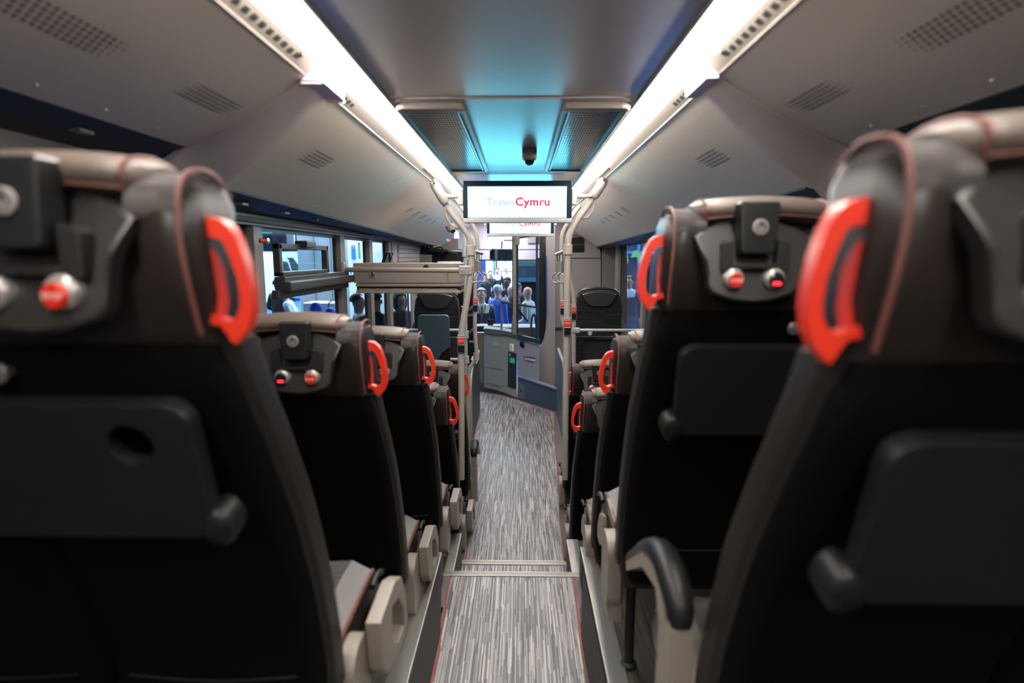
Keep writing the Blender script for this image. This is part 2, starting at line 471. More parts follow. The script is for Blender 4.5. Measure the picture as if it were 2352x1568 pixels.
# the two luminous strips
for s, nm in ((-1, 'left'), (1, 'right')):
    r = empty('ceiling_light', (sx(s, .46), 3, EYE + .5), 'long white glowing light strip along the %s side of the ceiling' % nm, 'ceiling light', 'strip lights')
    bm = new()
    a = [(sx(s, .418) - r.location.x, .515), (sx(s, .508) - r.location.x, .500)]
    rings = []
    for y in (YB - 3, 7.3 - 3):
        mid = ((a[0][0] + a[1][0]) / 2, .493)
        rings.append([(a[0][0], y, a[0][1] - .5), (mid[0], y, mid[1] - .5), (a[1][0], y, a[1][1] - .5), (a[1][0], y, .02), (a[0][0], y, .03)])
    loft(bm, rings); finish(bm, 'diffuser', 'light', r)
    bm = new(); x = sx(s, .4145) - r.location.x
    box(bm, x - .0035, x + .0035, YB - 3, 7.3 - 3, .008, .03, .001); finish(bm, 'edge_rail', 'pillar', r)

# walls -------------------------------------------------------------------
WH = 1.215
for s, nm in ((-1, 'left'), (1, 'right')):
    w = empty('wall_' + nm, (0, 0, 0), 'grey %s side wall of the bus below and above its windows' % nm, kind='structure')
    xi, xo = sx(s, WH), sx(s, WH + .06)
    bm = new(); box(bm, min(xi, xo), max(xi, xo), YB, 7.7, 0, .95, .005); finish(bm, 'lower_wall', 'pillar', w)
    bm = new(); box(bm, min(xi, xo), max(xi, xo), 2.08, 7.7, EYE + .14, EYE + .22, .004); finish(bm, 'window_header', 'pillar', w)
    bm = new(); box(bm, min(xi, xo), max(xi, xo), YB, 2.1, EYE + .21, EYE + .33, .004); finish(bm, 'window_header', 'pillar', w)
    bm = new(); tube(bm, [(xi - s * .01, 2.1, EYE + .165), (xi - s * .01, 7.65, EYE + .165)], .012, 8); finish(bm, 'header_rail', 'pillar', w)
    pil = [(.35, .45), (2.66, 2.75), (3.94, 4.04), (4.70, 4.80), (5.38, 5.50)] if s < 0 else [(.35, .45), (2.4, 2.5), (4.40, 4.50), (5.52, 5.62), (6.97, 7.2)]
    for y0, y1 in pil:
        z1 = EYE + (.14 if y1 > 2.1 else .21)
        bm = new(); box(bm, min(xi, xo), max(xi, xo), y0, y1, .95, z1, .006); finish(bm, 'pillar', 'pillar', w)
    ends = [YB] + [v for p_ in pil for v in p_] + ([6.45] if s < 0 else [])
    for k in range(0, len(ends) - 1, 2):
        y0, y1 = ends[k], ends[k + 1]
        if s > 0 and k == len(ends) - 1: break
        n = k // 2 + 1 + (0 if s < 0 else 6)
        z1 = EYE + (.14 if y0 > 2.1 else .21)
        wn = empty('window_%d' % n, (sx(s, WH + .04), (y0 + y1) / 2, .95), 'bus side window, %s side, bay %d counted from the rear' % (nm, k // 2 + 1), kind='structure')
        hy = (y1 - y0) / 2; hz = z1 - .95
        bm = new(); box(bm, -.003, .003, -hy, hy, 0, hz)
        finish(bm, 'pane', 'glass_dark' if (y0 < 2 or (s > 0 and y0 < 4)) else 'glass', wn, smooth=0)
        bm = new()
        for a, b, c, d in ((-hy, hy, 0, .03), (-hy, hy, hz - .02, hz), (-hy, -hy + .02, .03, hz - .02), (hy - .02, hy, .03, hz - .02)):
            box(bm, -.008, .008, a, b, c, d)
        finish(bm, 'frame', 'frame_black', wn, smooth=0)
bm = new(); box(bm, -1.3, 1.25, YB - .03, YB, 0, ZC + .1); o = finish(bm, 'wall_back', 'bulk', smooth=0); o['kind'] = 'structure'; o['label'] = 'rear wall of the bus behind the viewer'

# floor, steps, platforms ---------------------------------------------------
fl = empty('floor', (0, 0, 0), 'streaked grey vinyl bus floor with red edge lines, two levels', kind='structure')
aisle_l = [(3.05, -.345), (4.2, -.385), (5.6, -.475), (6.9, -.52), (7.6, -.56), (8.3, -.60)]
aisle_r = [(3.05, .272), (4.0, .298), (4.95, .34), (6.0, .38), (6.9, .425)]
bm = new()
pts = [(x, y, 0) for y, x in aisle_l] + [(-.058, 7.55, 0)] + [(.2, 7.25, 0)] + [(x, y, 0) for y, x in aisle_r[::-1]]
front = [(-.45, 7.9, 0), (-.25, 7.76, 0), (-.058, 7.55, 0), (.18, 7.24, 0)]
pts = [(x, y, .001) for y, x in aisle_l[:-1]] + [(-.576, 7.95, .001)] + [(p[0], p[1], .001) for p in front] + [(x, y, .001) for y, x in aisle_r[::-1]]
prism(bm, pts, (0, 0, -.05)); finish(bm, 'lower_aisle', 'floor', fl, smooth=0)
bm = new(); box(bm, -1.25, 1.2, 2.9, 9.0, -.06, -.002); finish(bm, 'side_floor', 'floor_side', fl, smooth=0)
bm = new()
tube(bm, [(x - .004, y, .003) for y, x in aisle_l[:-1]], .0042, 6)
tube(bm, [(x + .004, y, .003) for y, x in aisle_r], .0042, 6)
tube(bm, [(-.576, 7.955, .003)] + [(p[0], p[1] + .004, .003) for p in front] + [(.425, 6.905, .003)], .0042, 6)
finish(bm, 'edge_line', 'red_line', fl)
bm = new(); box(bm, -.45, .40, YB, 2.585, .34, .40); finish(bm, 'upper_aisle', 'floor', fl, smooth=0)
bm = new(); box(bm, -.40, .35, 2.45, 3.04, .14, .20); finish(bm, 'step_tread', 'floor', fl, smooth=0)
bm = new(); box(bm, -.40, .35, 2.57, 2.575, .0, .36); box(bm, -.40, .35, 3.02, 3.03, .0, .16); finish(bm, 'riser', 'floor_side', fl, smooth=0)
for x0, x1, y0, y1, z in ((-.376, .322, 2.548, 2.590, .402), (-.333, .262, 3.0, 3.045, .202)):
    bm = new(); box(bm, x0, x1, y0, y1, z - .012, z + .003, .0025)
    for k in range(3): box(bm, x0 + .005, x1 - .005, y0 + .010 + k * .010, y0 + .013 + k * .010, z + .002, z + .0045)
    finish(bm, 'step_nosing', 'metal', fl)
bm = new(); box(bm, -1.25, -.335, YB, 2.3, .401, .4025); box(bm, .262, 1.2, YB, 2.3, .401, .4025)
box(bm, -.45, -.338, 2.0, 2.55, .401, .4025); box(bm, .264, .32, 2.0, 2.55, .401, .4025)
finish(bm, 'side_margin', 'floor_side', fl, smooth=0)
bm = new()
for pth in (((-.310, YB), (-.322, 2.04), (-.338, 2.548)), ((.235, YB), (.247, 2.04), (.264, 2.548))):
    tube(bm, [(x, y, .404) for x, y in pth], .0042, 6)
finish(bm, 'edge_line', 'red_line', fl)
for s, xi, xo, ye, nm in ((-1, -.367, -.445, 2.50, 'left'), (1, .290, .362, 2.56, 'right')):
    p = empty('platform_' + nm, (0, 0, 0), 'raised seat platform on the %s with a metal edge trim' % nm, kind='structure')
    xw = sx(s, WH)
    bm = new(); box(bm, min(xo, xw), max(xo, xw), YB, ye, .41, .545); finish(bm, 'platform_deck', 'floor_brown', p, smooth=0)
    bm = new(); dx = .03 if s < 0 else -.02
    prism(bm, [(xi, YB, .40), (xi, YB, .548), (xo, YB, .548), (xo, YB, .40)], (0, ye - YB, 0))
    q = xi - s * .0 
    prism(bm, [(xi - s * .045, YB, .403), (xi - s * .045, 2.1, .403), (xi, 2.45, .403), (xi, 2.45, .545), (xi, YB, .545)], (s * .004, 0, 0))
    finish(bm, 'platform_side', 'darkside', p, smooth=0)
    bm = new(); box(bm, min(xi, xo), max(xi, xo), YB, ye, .540, .556, .006)
    finish(bm, 'edge_trim', 'metal', p)
for s, xi, xo, nm in ((-1, -.325, -.376, 'left'), (1, .255, .322, 'right')):
    p = empty('footrest_' + nm, (0, 0, 0), 'lower seat footing on the %s beside the step, metal edged' % nm, kind='structure')
    xw = sx(s, WH); ye = 2.98 if s < 0 else 2.92
    bm = new(); box(bm, min(xo, xw), max(xo, xw), 2.45, ye, 0, .395); finish(bm, 'platform_deck', 'floor_brown', p, smooth=0)
    bm = new(); box(bm, min(xi, xo) + .004, max(xi, xo) - .004, 2.5, ye, 0, .39); finish(bm, 'platform_side', 'darkside', p, smooth=0)
    bm = new(); box(bm, min(xi, xo), max(xi, xo), 2.56, ye, .388, .404, .006); finish(bm, 'edge_trim', 'metal', p)
# ---------------------------------------------------------------- passenger seats
# profile of the rear face: v = height relative to the handle centre, y = offset forwards
PROF = [(.135, .0), (.06, -.006), (0, 0), (-.08, .02), (-.15, .05), (-.26, .11), (-.44, .195), (-.60, .255), (-.75, .295), (-.93, .315)]
def yb(v):
    for (v0, y0), (v1, y1) in zip(PROF, PROF[1:]):
        if v >= v1:
            t = (v - v0) / (v1 - v0); return y0 + (y1 - y0) * max(0, min(1, t))
    return PROF[-1][1]
PW = .43
def ring_uv(u0, u1, y0, y1, v, r, s, n=4):
    pts = []
    r = min(r, (u1 - u0) / 2 - .001, (y1 - y0) / 2 - .001)
    for cu, cy, a0 in ((u1 - r, y1 - r, 0), (u0 + r, y1 - r, 90), (u0 + r, y0 + r, 180), (u1 - r, y0 + r, 270)):
        for k in range(n + 1):
            a = math.radians(a0 + 90 * k / n); pts.append((-s * (cu + r * math.cos(a)), cy + r * math.sin(a), v))
    return pts
def seat_meshes(s):
    """parts for one place; s = +1: aisle to the right of the seat (left rows)"""
    D = {}
    X = lambda u: -s * u
    def keep(key, o, mirror=False): D[key] = o
    tmp = []
    def fin(key, bm, m, smooth=40):
        o = finish(bm, key, m, None, smooth=smooth); tmp.append(o); D[key] = o; return o
    # black rear shell, widening downwards
    bm = new(); rings = []
    for v in [-.078 - .852 * k / 16 for k in range(17)]:
        w = .012 * min(1, max(0, (-v - .08) / .3)); edge = .008 if v > -.09 else 0
        b = yb(v) + (.012 if v > -.10 else .0)
        r = .03
        if v < -.86: w -= .02 * (-v - .86) / .07
        rings.append(ring_uv(-w + .004 + edge, PW - .012 - edge * .5, b, b + .09, v, r, s))
    loft(bm, rings)
    fin('backrest', bm, 'shell')
    # vinyl flank of the shell on the aisle side
    bm = new(); rings = []
    for v in [-.085 - .80 * k / 14 for k in range(15)]:
        w = .012 * min(1, max(0, (-v - .08) / .3)); b = yb(v)
        rings.append(ring_uv(-w - .008, -w + .05, b + .028, b + .115, v, .022, s))
    loft(bm, rings); fin('side_bolster', bm, 'shell_edge')
    # horizontal seam low on the shell
    bm = new(); v = -.80; tube(bm, [(X(u), yb(v) - .001 + 0, v - .012 * math.sin(PI * (u - .04) / .34)) for u in [.04 + .034 * k for k in range(11)]], .0025, 6)
    fin('seam', bm, 'shell_edge')
    # head section with wings
    bm = new(); rings = []
    for v, i, yo, th in ((-.088, .006, .012, .100), (-.07, -.004, .0, .125), (0, -.002, -.006, .135), (.06, .0, -.008, .135), (.10, .003, -.004, .13), (.122, .010, .008, .105), (.130, .024, .026, .07)):
        b = yb(v) + yo; th += .0; rg = ring_uv(i, PW - .010 - i, b, b + th, v, .035 if v < .11 else .03, s, 5)
        D_ = .050 * max(0, min(1, (v + .01) / .10)); ua, ub = i + .035, PW - .010 - i - .035; ins = []
        for j in range(15):
            u = ua + (ub - ua) * (j + .5) / 15; e = max(0, min(1, (min(u - ua, ub - u) - .022) / .045)); e = e * e * (3 - 2 * e)
            ins.append((-s * u, b + min(D_, th * .6) * e, v))
        rg = rg[:18] + ins + rg[18:]
        kf = .003 * max(0, min(1, (v + .07) / .12))
        rg2 = []
        for (x, y, z) in rg:
            u = -s * x; fy = max(0, min(1, (y - b - .02) / max(.01, th - .04))); e = max(0, 1 - min(u, PW - .01 - u) / .08)
            sg = -1 if u < PW / 2 else 1
            rg2.append((-s * (u + sg * kf * fy * e), y, z))
        rings.append(rg2)
    loft(bm, rings); fin('head_section', bm, 'leather')
    # fabric shoulder patches over each wing
    for key, (u0, u1) in (('patch0', (.017, .084)), ('patch1', (.336, .403))):
        bm = new()
        path = [(-.010, .088), (-.008, .108), (.0, .124), (.02, .134), (.05, .139), (.08, .134), (.112, .112)]
        rings = [[(X(u), y, v + (.0 if 0 else 0)) for (y, v) in path] + [(X(u), y + (.004 if k > 3 else .006), v - .01) for k, (y, v) in reversed(list(enumerate(path)))] for u in (u0, (u0 + u1) / 2, u1)]
        loft(bm, rings)
        fin(key, bm, 'fabric')
    # red piping
    for key, u, q in (('piping0', .013, 1), ('piping1', .407, -1)):
        bm = new()
        pth = smooth_path([(X(u), yb(-.07) - .004, -.070), (X(u - .002 * q), yb(0) - .010, .0), (X(u), -.017, .06), (X(u), -.012, .105), (X(u), .004, .130), (X(u), .035, .141), (X(u), .075, .139), (X(u), .115, .115)], 4)
        tube(bm, pth, .0032, 6)
        fin(key, bm, 'piping')
    # rolled neck cushion on top
    bm = new(); rings = []; n = 14
    for k in range(n + 1):
        q = k / n; u = .060 + .300 * q; e = math.sin(PI * q); rr = .82 + .18 * min(1, 4 * min(q, 1 - q) + .3)
        if k in (0, n): rr *= .7
        c = .130 + .010 * e
        rings.append([(X(u), .050 + .070 * rr * math.cos(a), c + .027 * rr * math.sin(a) * (1.0 if math.sin(a) > 0 else 1.25)) for a in [2 * PI * j / 16 for j in range(16)]])
    loft(bm, rings); fin('neck_roll', bm, 'roll', 60)
    for j, k in enumerate((1, n - 1)):
        bm = new(); tube(bm, [Vector(p) * 1.0 for p in rings[k]], .0035, 6, closed=True); fin('rollpipe%d' % j, bm, 'piping')
    bm = new()
    low = [(X(.060 + .300 * k / n), -.012, .112 + .010 * math.sin(PI * k / n)) for k in range(n + 1)]
    tube(bm, low[1:-1], .0018, 6)
    fin('rollpipe2', bm, 'piping')
    # creased dark flank between pod and wing
    # pod
    uc = .190 if s > 0 else .178
    def up(a): return X(uc) + a           # outline coordinates around the pod centre, +a = +x
    top = [(-.124, .070), (-.10, .090), (-.06, .108), (0, .118), (.06, .108), (.10, .090), (.124, .070)]
    out = top + [(.116, .045), (.104, .015), (.098, -.015), (.096, -.035), (.085, -.052), (.045, -.066), (0, -.071), (-.045, -.066), (-.085, -.052), (-.096, -.035), (-.098, -.015), (-.104, .015), (-.116, .045)]
    bm = new(); mt = Matrix.Translation((X(uc), -.016, .007))
    plate(bm, out, (), .024, mt, 0, .007)
    bmesh.ops.subdivide_edges(bm, edges=[e for e in bm.edges if abs((e.verts[0].co - e.verts[1].co).z) > .03], cuts=3, use_grid_fill=True)
    for v in bm.verts:
        if v.co.z > .035: v.co.y += (v.co.z - .035) ** 1.5 * 2.4
    pod = fin('button_pod', bm, 'pod', 30)
    bm = new()
    grv = [(-.072, .052), (-.066, .060), (-.045, .062), (-.045, .012), (.045, .012), (.045, .062), (.066, .060), (.072, .052), (.072, .004), (.066, -.006), (.05, -.010), (.035, -.002), (.02, .002), (-.02, .002), (-.035, -.002), (-.05, -.010), (-.066, -.006), (-.072, .004)]
    plate(bm, grv, (), .026, mt, 0, .0025); fin('pod_inlay', bm, 'pod', 30)
    bm = new()
    blk = [(-.041, .136), (-.038, .140), (.038, .140), (.041, .136), (.036, .042), (.030, .033), (-.030, .033), (-.036, .042)]
    plate(bm, blk, (), .038, mt, 0, .006); fin('headrest_clip', bm, 'pod_dark', 30)
    bm = new(); lathe(bm, [(.0160, 0), (.0160, -.003), (.0152, -.004)], (0, 0, 0), 'Y', 24)
    fin('emblem_disc', bm, 'emblem', 30)
    bm = new()
    for r in (.0132, .0098):
        tube(bm, [((r - .001) * math.cos(t), -.0040, (r - .001) * math.sin(t)) for t in [2 * PI * j / 28 for j in range(28)]], .0008, 5, closed=True)
    # three little arches of the emblem
    for cx in (-.0035, .0035):
        tube(bm, [(cx - .0028, -.0045, -.004)] + [(cx + .0028 * math.cos(PI - a), -.0045, .001 + .003 * math.sin(a)) for a in (0, PI / 4, PI / 2, 3 * PI / 4, PI)] + [(cx + .0028, -.0045, -.004)], .0008, 5)
    plate(bm, [(-.005, .0075), (.005, .0075), (0, .003)], (), .001, Matrix.Translation((0, -.004, 0)))
    fin('emblem_mark', bm, 'pod_dark', 30)
    # buttons: chrome domed bezel with a sloping face
    bm = new(); lathe(bm, [(.0225, .012), (.0225, -.004), (.020, -.009), (.016, -.012), (.001, -.013)], (0, 0, 0), 'Y', 24); fin('button_bezel', bm, 'chrome', 50)
    bm = new(); lathe(bm, [(.0155, -.010), (.0155, -.016), (.014, -.018), (.001, -.018)], (s * -.0015, 0, -.004), 'Y', 20); fin('stop_button', bm, 'stop', 50)
    bm = new(); lathe(bm, [(.0155, -.010), (.0155, -.014), (.0140, -.0155), (.001, -.0155)], (0, 0, -.002), 'Y', 20); fin('usb_socket', bm, 'gloss_black', 50)
    bm = new(); box(bm, -.0085, .0085, -.0185, -.015, -.0135, -.0065, .003); fin('indicator_lamp', bm, 'led')
    # tray table
    bm = new()
    tilt = Matrix.Translation((X(.243), .084, -.275)) @ Matrix.Rotation(math.radians(17), 4, 'X')
    D['tilt'] = tilt
    outl = [(a, b) for a, b in rrect(-.184, .184, -.122, .118, .035)]
    outl = [(a * (1.0 + .05 * (-.125 - b) / -.25), b) for a, b in outl]
    plate(bm, outl, [circ(.098, .052, .031, 22)], .026, tilt, 0, .005); fin('tray_table', bm, 'tray', 30)
    bm = new()
    lathe(bm, [(.0305, -.003), (.0305, -.0045), (.002, -.0045)], (.098, 0, .052), 'Y', 22); b2 = bm
    for v in b2.verts: v.co = tilt @ v.co
    fin('cup_recess', bm, 'void', 30)
    for key, a in (('hinge0', -.186), ('hinge1', .186)):
        bm = new()
        r0 = [(.026, .018), (.026, -.022), (.021, -.029), (.001, -.030)]
        b = new(); lathe(b, r0, (a, 0, -.105), 'Y', 18)
        for v in b.verts: v.co.z = -.105 + (v.co.z + .105) * 1.35
        merge(bm, b, 0, tilt)
        fin(key, bm, 'tray', 50)
    # coat hook: clear round knob towards the window
    bm = new(); lathe(bm, [(.008, .03), (.008, -.008), (.0145, -.012), (.0145, -.018), (.010, -.021), (.001, -.022)], (X(.300), yb(-.125), -.125), 'Y', 20); fin('coat_hook', bm, 'hook', 50)
    # grab handle: closed D loop
    H = .165
    o2 = [(-.12, .50), (.0, .50), (.12, .475), (.20, .42), (.265, .33), (.33, .15), (.365, -.03), (.370, -.17), (.350, -.30), (.29, -.41), (.17, -.515), (.11, -.44), (.05, -.36), (-.12, -.34)]
    i2 = [(-.06, .335), (.08, .335), (.135, .30), (.185, .19), (.245, .02), (.262, -.12), (.250, -.22), (.205, -.295), (.12, -.325), (.04, -.30), (-.06, -.25)]
    bm = new()
    def lp(pts, k=3): return [(s * (p.x * H * .82 + .001), p.y * H) for p in [Vector((a, b, 0)) for a, b in pts]]
    plate(bm, lp(o2), [lp(i2)], .022, Matrix.Translation((0, .046, 0)), 0, 0)
    es = [e for e in bm.edges if len(e.link_faces) == 2 and e.calc_face_angle(0) > .9]
    bmesh.ops.bevel(bm, geom=es, offset=.0055, segments=3, affect='EDGES', profile=.5)
    prism(bm, [(s * .0015, y, z) for y, z in ((.026, .040), (.040, .030), (.052, .01), (.056, -.03), (.048, -.050), (.040, -.060), (.026, -.060), (.034, -.02))], (s * .0035, 0, 0))
    fin('grab_handle', bm, 'handle', 60)
    # cushion
    def sec(y, k):
        t = -.795 + .012 * k
        return [(X(.0), y, -.95), (X(-.012), y, -.88), (X(.0), y, t - .030), (X(.055), y, t), (X(.215), y, t - .012), (X(.34), y, t), (X(.415), y, t - .030), (X(.42), y, -.88), (X(.41), y, -.95)]
    bm = new(); rings = [sec(y, k) for y, k in ((.33, -1.0), (.40, 0), (.55, .3), (.66, .6), (.725, .2), (.75, -2.5))]
    loft(bm, rings)
    for f in bm.faces:
        c = f.calc_center_median(); u = abs(c.x)
        if c.z > -.835 and .055 < u < .345: f.material_index = 1
        elif c.z > -.845: f.material_index = 0
        else: f.material_index = 2
    fin('seat_cushion', bm, ['vinyl', 'fabric', 'leather'], 30)
    for j, i in enumerate((2, 6)):
        bm = new(); tube(bm, [(r[i][0], r[i][1], r[i][2] + .001) for r in rings], .0055, 6)
        fin('cushpipe%d' % j, bm, 'piping')
    # armrest mounting and arm (aisle side)
    bm = new()
    cas = [(y, z) for y, z in rrect(.40, .53, -1.03, -.79, .055, 6)]
    prism(bm, [(s * .018, y, z) for y, z in cas], (s * .042, 0, 0))
    es = [e for e in bm.edges if len(e.link_faces) == 2 and e.calc_face_angle(0) > .9]
    bmesh.ops.bevel(bm, geom=es, offset=.007, segments=2, affect='EDGES')
    box(bm, min(s * .004, s * .052), max(s * .004, s * .052), .42, .54, -1.08, -.93, .01)
    fin('armrest_mount', bm, 'beige', 40)
    bm = new()   # folded arm: slab with a sunk middle
    arm = [(.44, -.775), (.60, -.765), (.68, -.80), (.73, -.88), (.74, -.98), (.66, -1.0), (.50, -.96), (.45, -.90)]
    hole = [(.56, -.815), (.64, -.84), (.685, -.90), (.69, -.955), (.62, -.955), (.57, -.92), (.55, -.86)]
    b = new(); plate(b, [(p[0], p[1]) for p in arm], [hole], .036, None, 0, .006)
    rot = Matrix.Rotation(PI / 2, 4, 'Z')
    merge(bm, b, 0, Matrix.Translation((s * .045 + .018, 0, 0)) @ rot)
    b = new(); plate(b, hole, (), .012, None); merge(bm, b, 0, Matrix.Translation((s * .045, 0, 0)) @ rot)
    fin('armrest', bm, 'beige', 40)
    bm = new(); tube(bm, smooth_path([(s * .045, .57, -.765), (s * .045, .61, -.759), (s * .045, .66, -.775)], 4), .009, 8)
    fin('arm_pad', bm, 'tray', 50)
    # raised arm: slender upright with a curved pad
    bm = new(); a = [(.44, -.92), (.455, -.70), (.50, -.60), (.56, -.555), (.585, -.575), (.545, -.62), (.515, -.70), (.505, -.92)]
    a = [(.39, -1.0), (.385, -.66), (.405, -.615), (.50, -.590), (.62, -.620), (.80, -.745), (.79, -.765), (.62, -.655), (.50, -.63), (.465, -.68), (.475, -1.0)]
    prism(bm, [(s * .025, y, z) for y, z in a], (s * .045, 0, 0))
    es = [e for e in bm.edges if len(e.link_faces) == 2 and e.calc_face_angle(0) > .6]
    bmesh.ops.bevel(bm, geom=es, offset=.006, segments=2, affect='EDGES')
    fin('armrest_up', bm, 'beige', 40)
    bm = new()
    pth = smooth_path([(s * .047, .405, -.645), (s * .047, .425, -.60), (s * .047, .53, -.580), (s * .047, .67, -.640), (s * .047, .83, -.755)], 4)
    n = len(pth); tube(bm, pth, [.018 + .012 * math.sin(PI * min(1, .12 + k / (n - 1))) for k in range(n)], 12)
    fin('arm_pad_up', bm, 'tray', 60)
    # outer under-seat frame box
    return D, tmp
PARTS = ['backrest', 'side_bolster', 'head_section', 'neck_roll', 'button_pod', 'tray_table', 'coat_hook', 'grab_handle', 'seat_cushion', 'armrest_mount']
LIB = {}
for s in (1, -1): LIB[s] = seat_meshes(s)
def inst(mesh_src, name, parent, loc=(0, 0, 0), label=None):
    o = mesh_src.copy(); o.name = name; COL.objects.link(o); o.parent = parent; o.location = loc
    if label: o['label'] = label
    return o
# lettering for the stop buttons (shared mesh)
stop_txt = text_mesh('STOP', .0105, 'stop_text', 'lettering', None, (0, 0, 0), (0, 0, 0), .0004, .0002)
STOPME = stop_txt.data; bpy.data.objects.remove(stop_txt)
PEDESTALS = {}
def double_seat(s, x, y, zh, floor, label, up=False, tray=False, two=True):
    """x, y, zh = aisle edge and height of the handle centre"""
    D, _ = LIB[s]
    root = empty('double_seat', (x, y, floor), label, 'seat', 'bus seats')
    hz = zh - floor
    for place in range(2 if two else 1):
        du = -s * (PW + .015) * place
        for k in PARTS:
            if place == 1 and k in ('grab_handle', 'armrest_mount', 'side_bolster'): continue
            lb = {'grab_handle': 'orange-red D-shaped grab handle', 'neck_roll': 'leather roll, brightness from above painted into its brown', 'armrest_mount': 'beige armrest mounting'}.get(k)
            if k == 'tray_table' and not tray: continue
            o = inst(D[k], k, root, (du - (s * .02 if k == 'armrest_mount' else 0), 0, hz - (.05 if k == 'armrest_mount' else 0)), lb)
            rp = 'dusty red piping'
            if k == 'backrest': inst(D['seam'], 'seam', o)
            if k == 'head_section':
                for j in '01': inst(D['patch' + j], 'shoulder_patch', o); inst(D['piping' + j], 'piping', o, label=rp)
            if k == 'neck_roll':
                for j in '012': inst(D['rollpipe' + j], 'piping', o, label=rp)
            if k == 'seat_cushion':
                for j in '01': inst(D['cushpipe' + j], 'piping', o, label=rp)
            if k == 'tray_table':
                inst(D['cup_recess'], 'cup_recess', o); inst(D['hinge0'], 'hinge', o); inst(D['hinge1'], 'hinge', o)
            if k == 'button_pod':
                X = lambda u: -s * u; uc = X(.190 if s > 0 else .178)
                inst(D['pod_inlay'], 'pod_inlay', o); inst(D['headrest_clip'], 'headrest_clip', o)
                inst(D['emblem_disc'], 'emblem', o, (uc, -.0550, .0945), 'pale round emblem'); inst(D['emblem_mark'], 'emblem_mark', o, (uc, -.0550, .0945))
                inst(D['button_bezel'], 'button_bezel', o, (uc + s * .043, -.036, -.011), 'chrome button ring'); inst(D['button_bezel'], 'button_bezel', o, (uc - s * .043, -.036, -.011), 'chrome socket ring')
                inst(D['stop_button'], 'stop_button', o, (uc + s * .043, -.036, -.011), 'red stop button')
                t = bpy.data.objects.new('lettering', STOPME); COL.objects.link(t); t.parent = o; t.location = (uc + s * .043 - s * .0015, -.0545, -.0155); t.rotation_euler = FACING; t['label'] = 'pale letters reading STOP'
                inst(D['usb_socket'], 'socket', o, (uc - s * .043, -.036, -.011)); inst(D['indicator_lamp'], 'indicator_lamp', o, (uc - s * .043, -.036, -.011), 'glowing red indicator')
    if up:
        a = inst(D['armrest_up'], 'armrest', root, (0, 0, hz), 'beige armrest raised upright'); inst(D['arm_pad_up'], 'arm_pad', a)
    else:
        a = inst(D['armrest'], 'armrest', root, (-s * .02, .055, hz - .045), 'beige folded armrest'); inst(D['arm_pad'], 'arm_pad', a)
    # frame and legs down to the floor
    bm = new(); box(bm, min(-s * .03, -s * .85), max(-s * .03, -s * .85), .40, .70, hz - 1.0, hz - .95, .008); finish(bm, 'seat_frame', 'black', root)
    for u in (.06, .80):
        bm = new(); h = hz - .98
        if h > .02:
            lathe(bm, [(.028, 0), (.028, .012), (.017, .02), (.017, h)], (-s * u, .52, 0), 'Z', 14); finish(bm, 'leg', 'pole_grey' if floor < .1 else 'black', root)
    return root

def at_handle(px, py, h):
    """aisle edge, distance and height from the handle seen centred at px, py and h pixels tall"""
    d = F * .165 / h
    return P(px, py, d)
SEATS = [
    # s, edge px at wing, handle centre y px, handle height px, floor, label
    (1, 462, 646, 300, .545, 'black double seat nearest the camera on the left, its left part out of frame', False),
    (1, 843, 851, 133, .545, 'second double seat from the camera on the left, two round buttons in view', False),
    (1, 969, 843, 92.5, .395, 'third double seat from the camera on the left, mostly behind the second', False),
    (1, 1031, 947, 69.5, .0, 'fourth double seat from the camera on the left, on the low floor beyond the step', False),
    (1, 1059, 886, 57.5, .0, 'farthest double seat on the left with its slim armrest raised into the aisle', True),
    (-1, 2012, 648, 390, .545, 'large blurred double seat nearest the camera on the right with a curved raised armrest', True),
    (-1, 1527, 626, 172, .545, 'black double seat on the right, second from the camera, grey emblem, open tray table', False),
    (-1, 1410, 859, 103.5, .395, 'third double seat from the camera on the right, lower than the one before it', False),
    (-1, 1335, 962, 72, .0, 'fourth double seat from the camera on the right, on the low floor', False),
    (-1, 1312, 884, 57, .0, 'farthest double seat on the right, standing on pale legs beside the aisle', False),
]
for s, px, py, h, flr, lb, up in SEATS:
    q = at_handle(px, py, h)
    lb = lb.replace('stop button glowing red at its edge', 'large round red stop button')
    double_seat(s, q.x, q.y, q.z, flr, lb, up, 'nearest' in lb or 'farthest' in lb or 'tray' in lb)
for s in (1, -1):
    for o in LIB[s][1]: bpy.data.objects.remove(o)
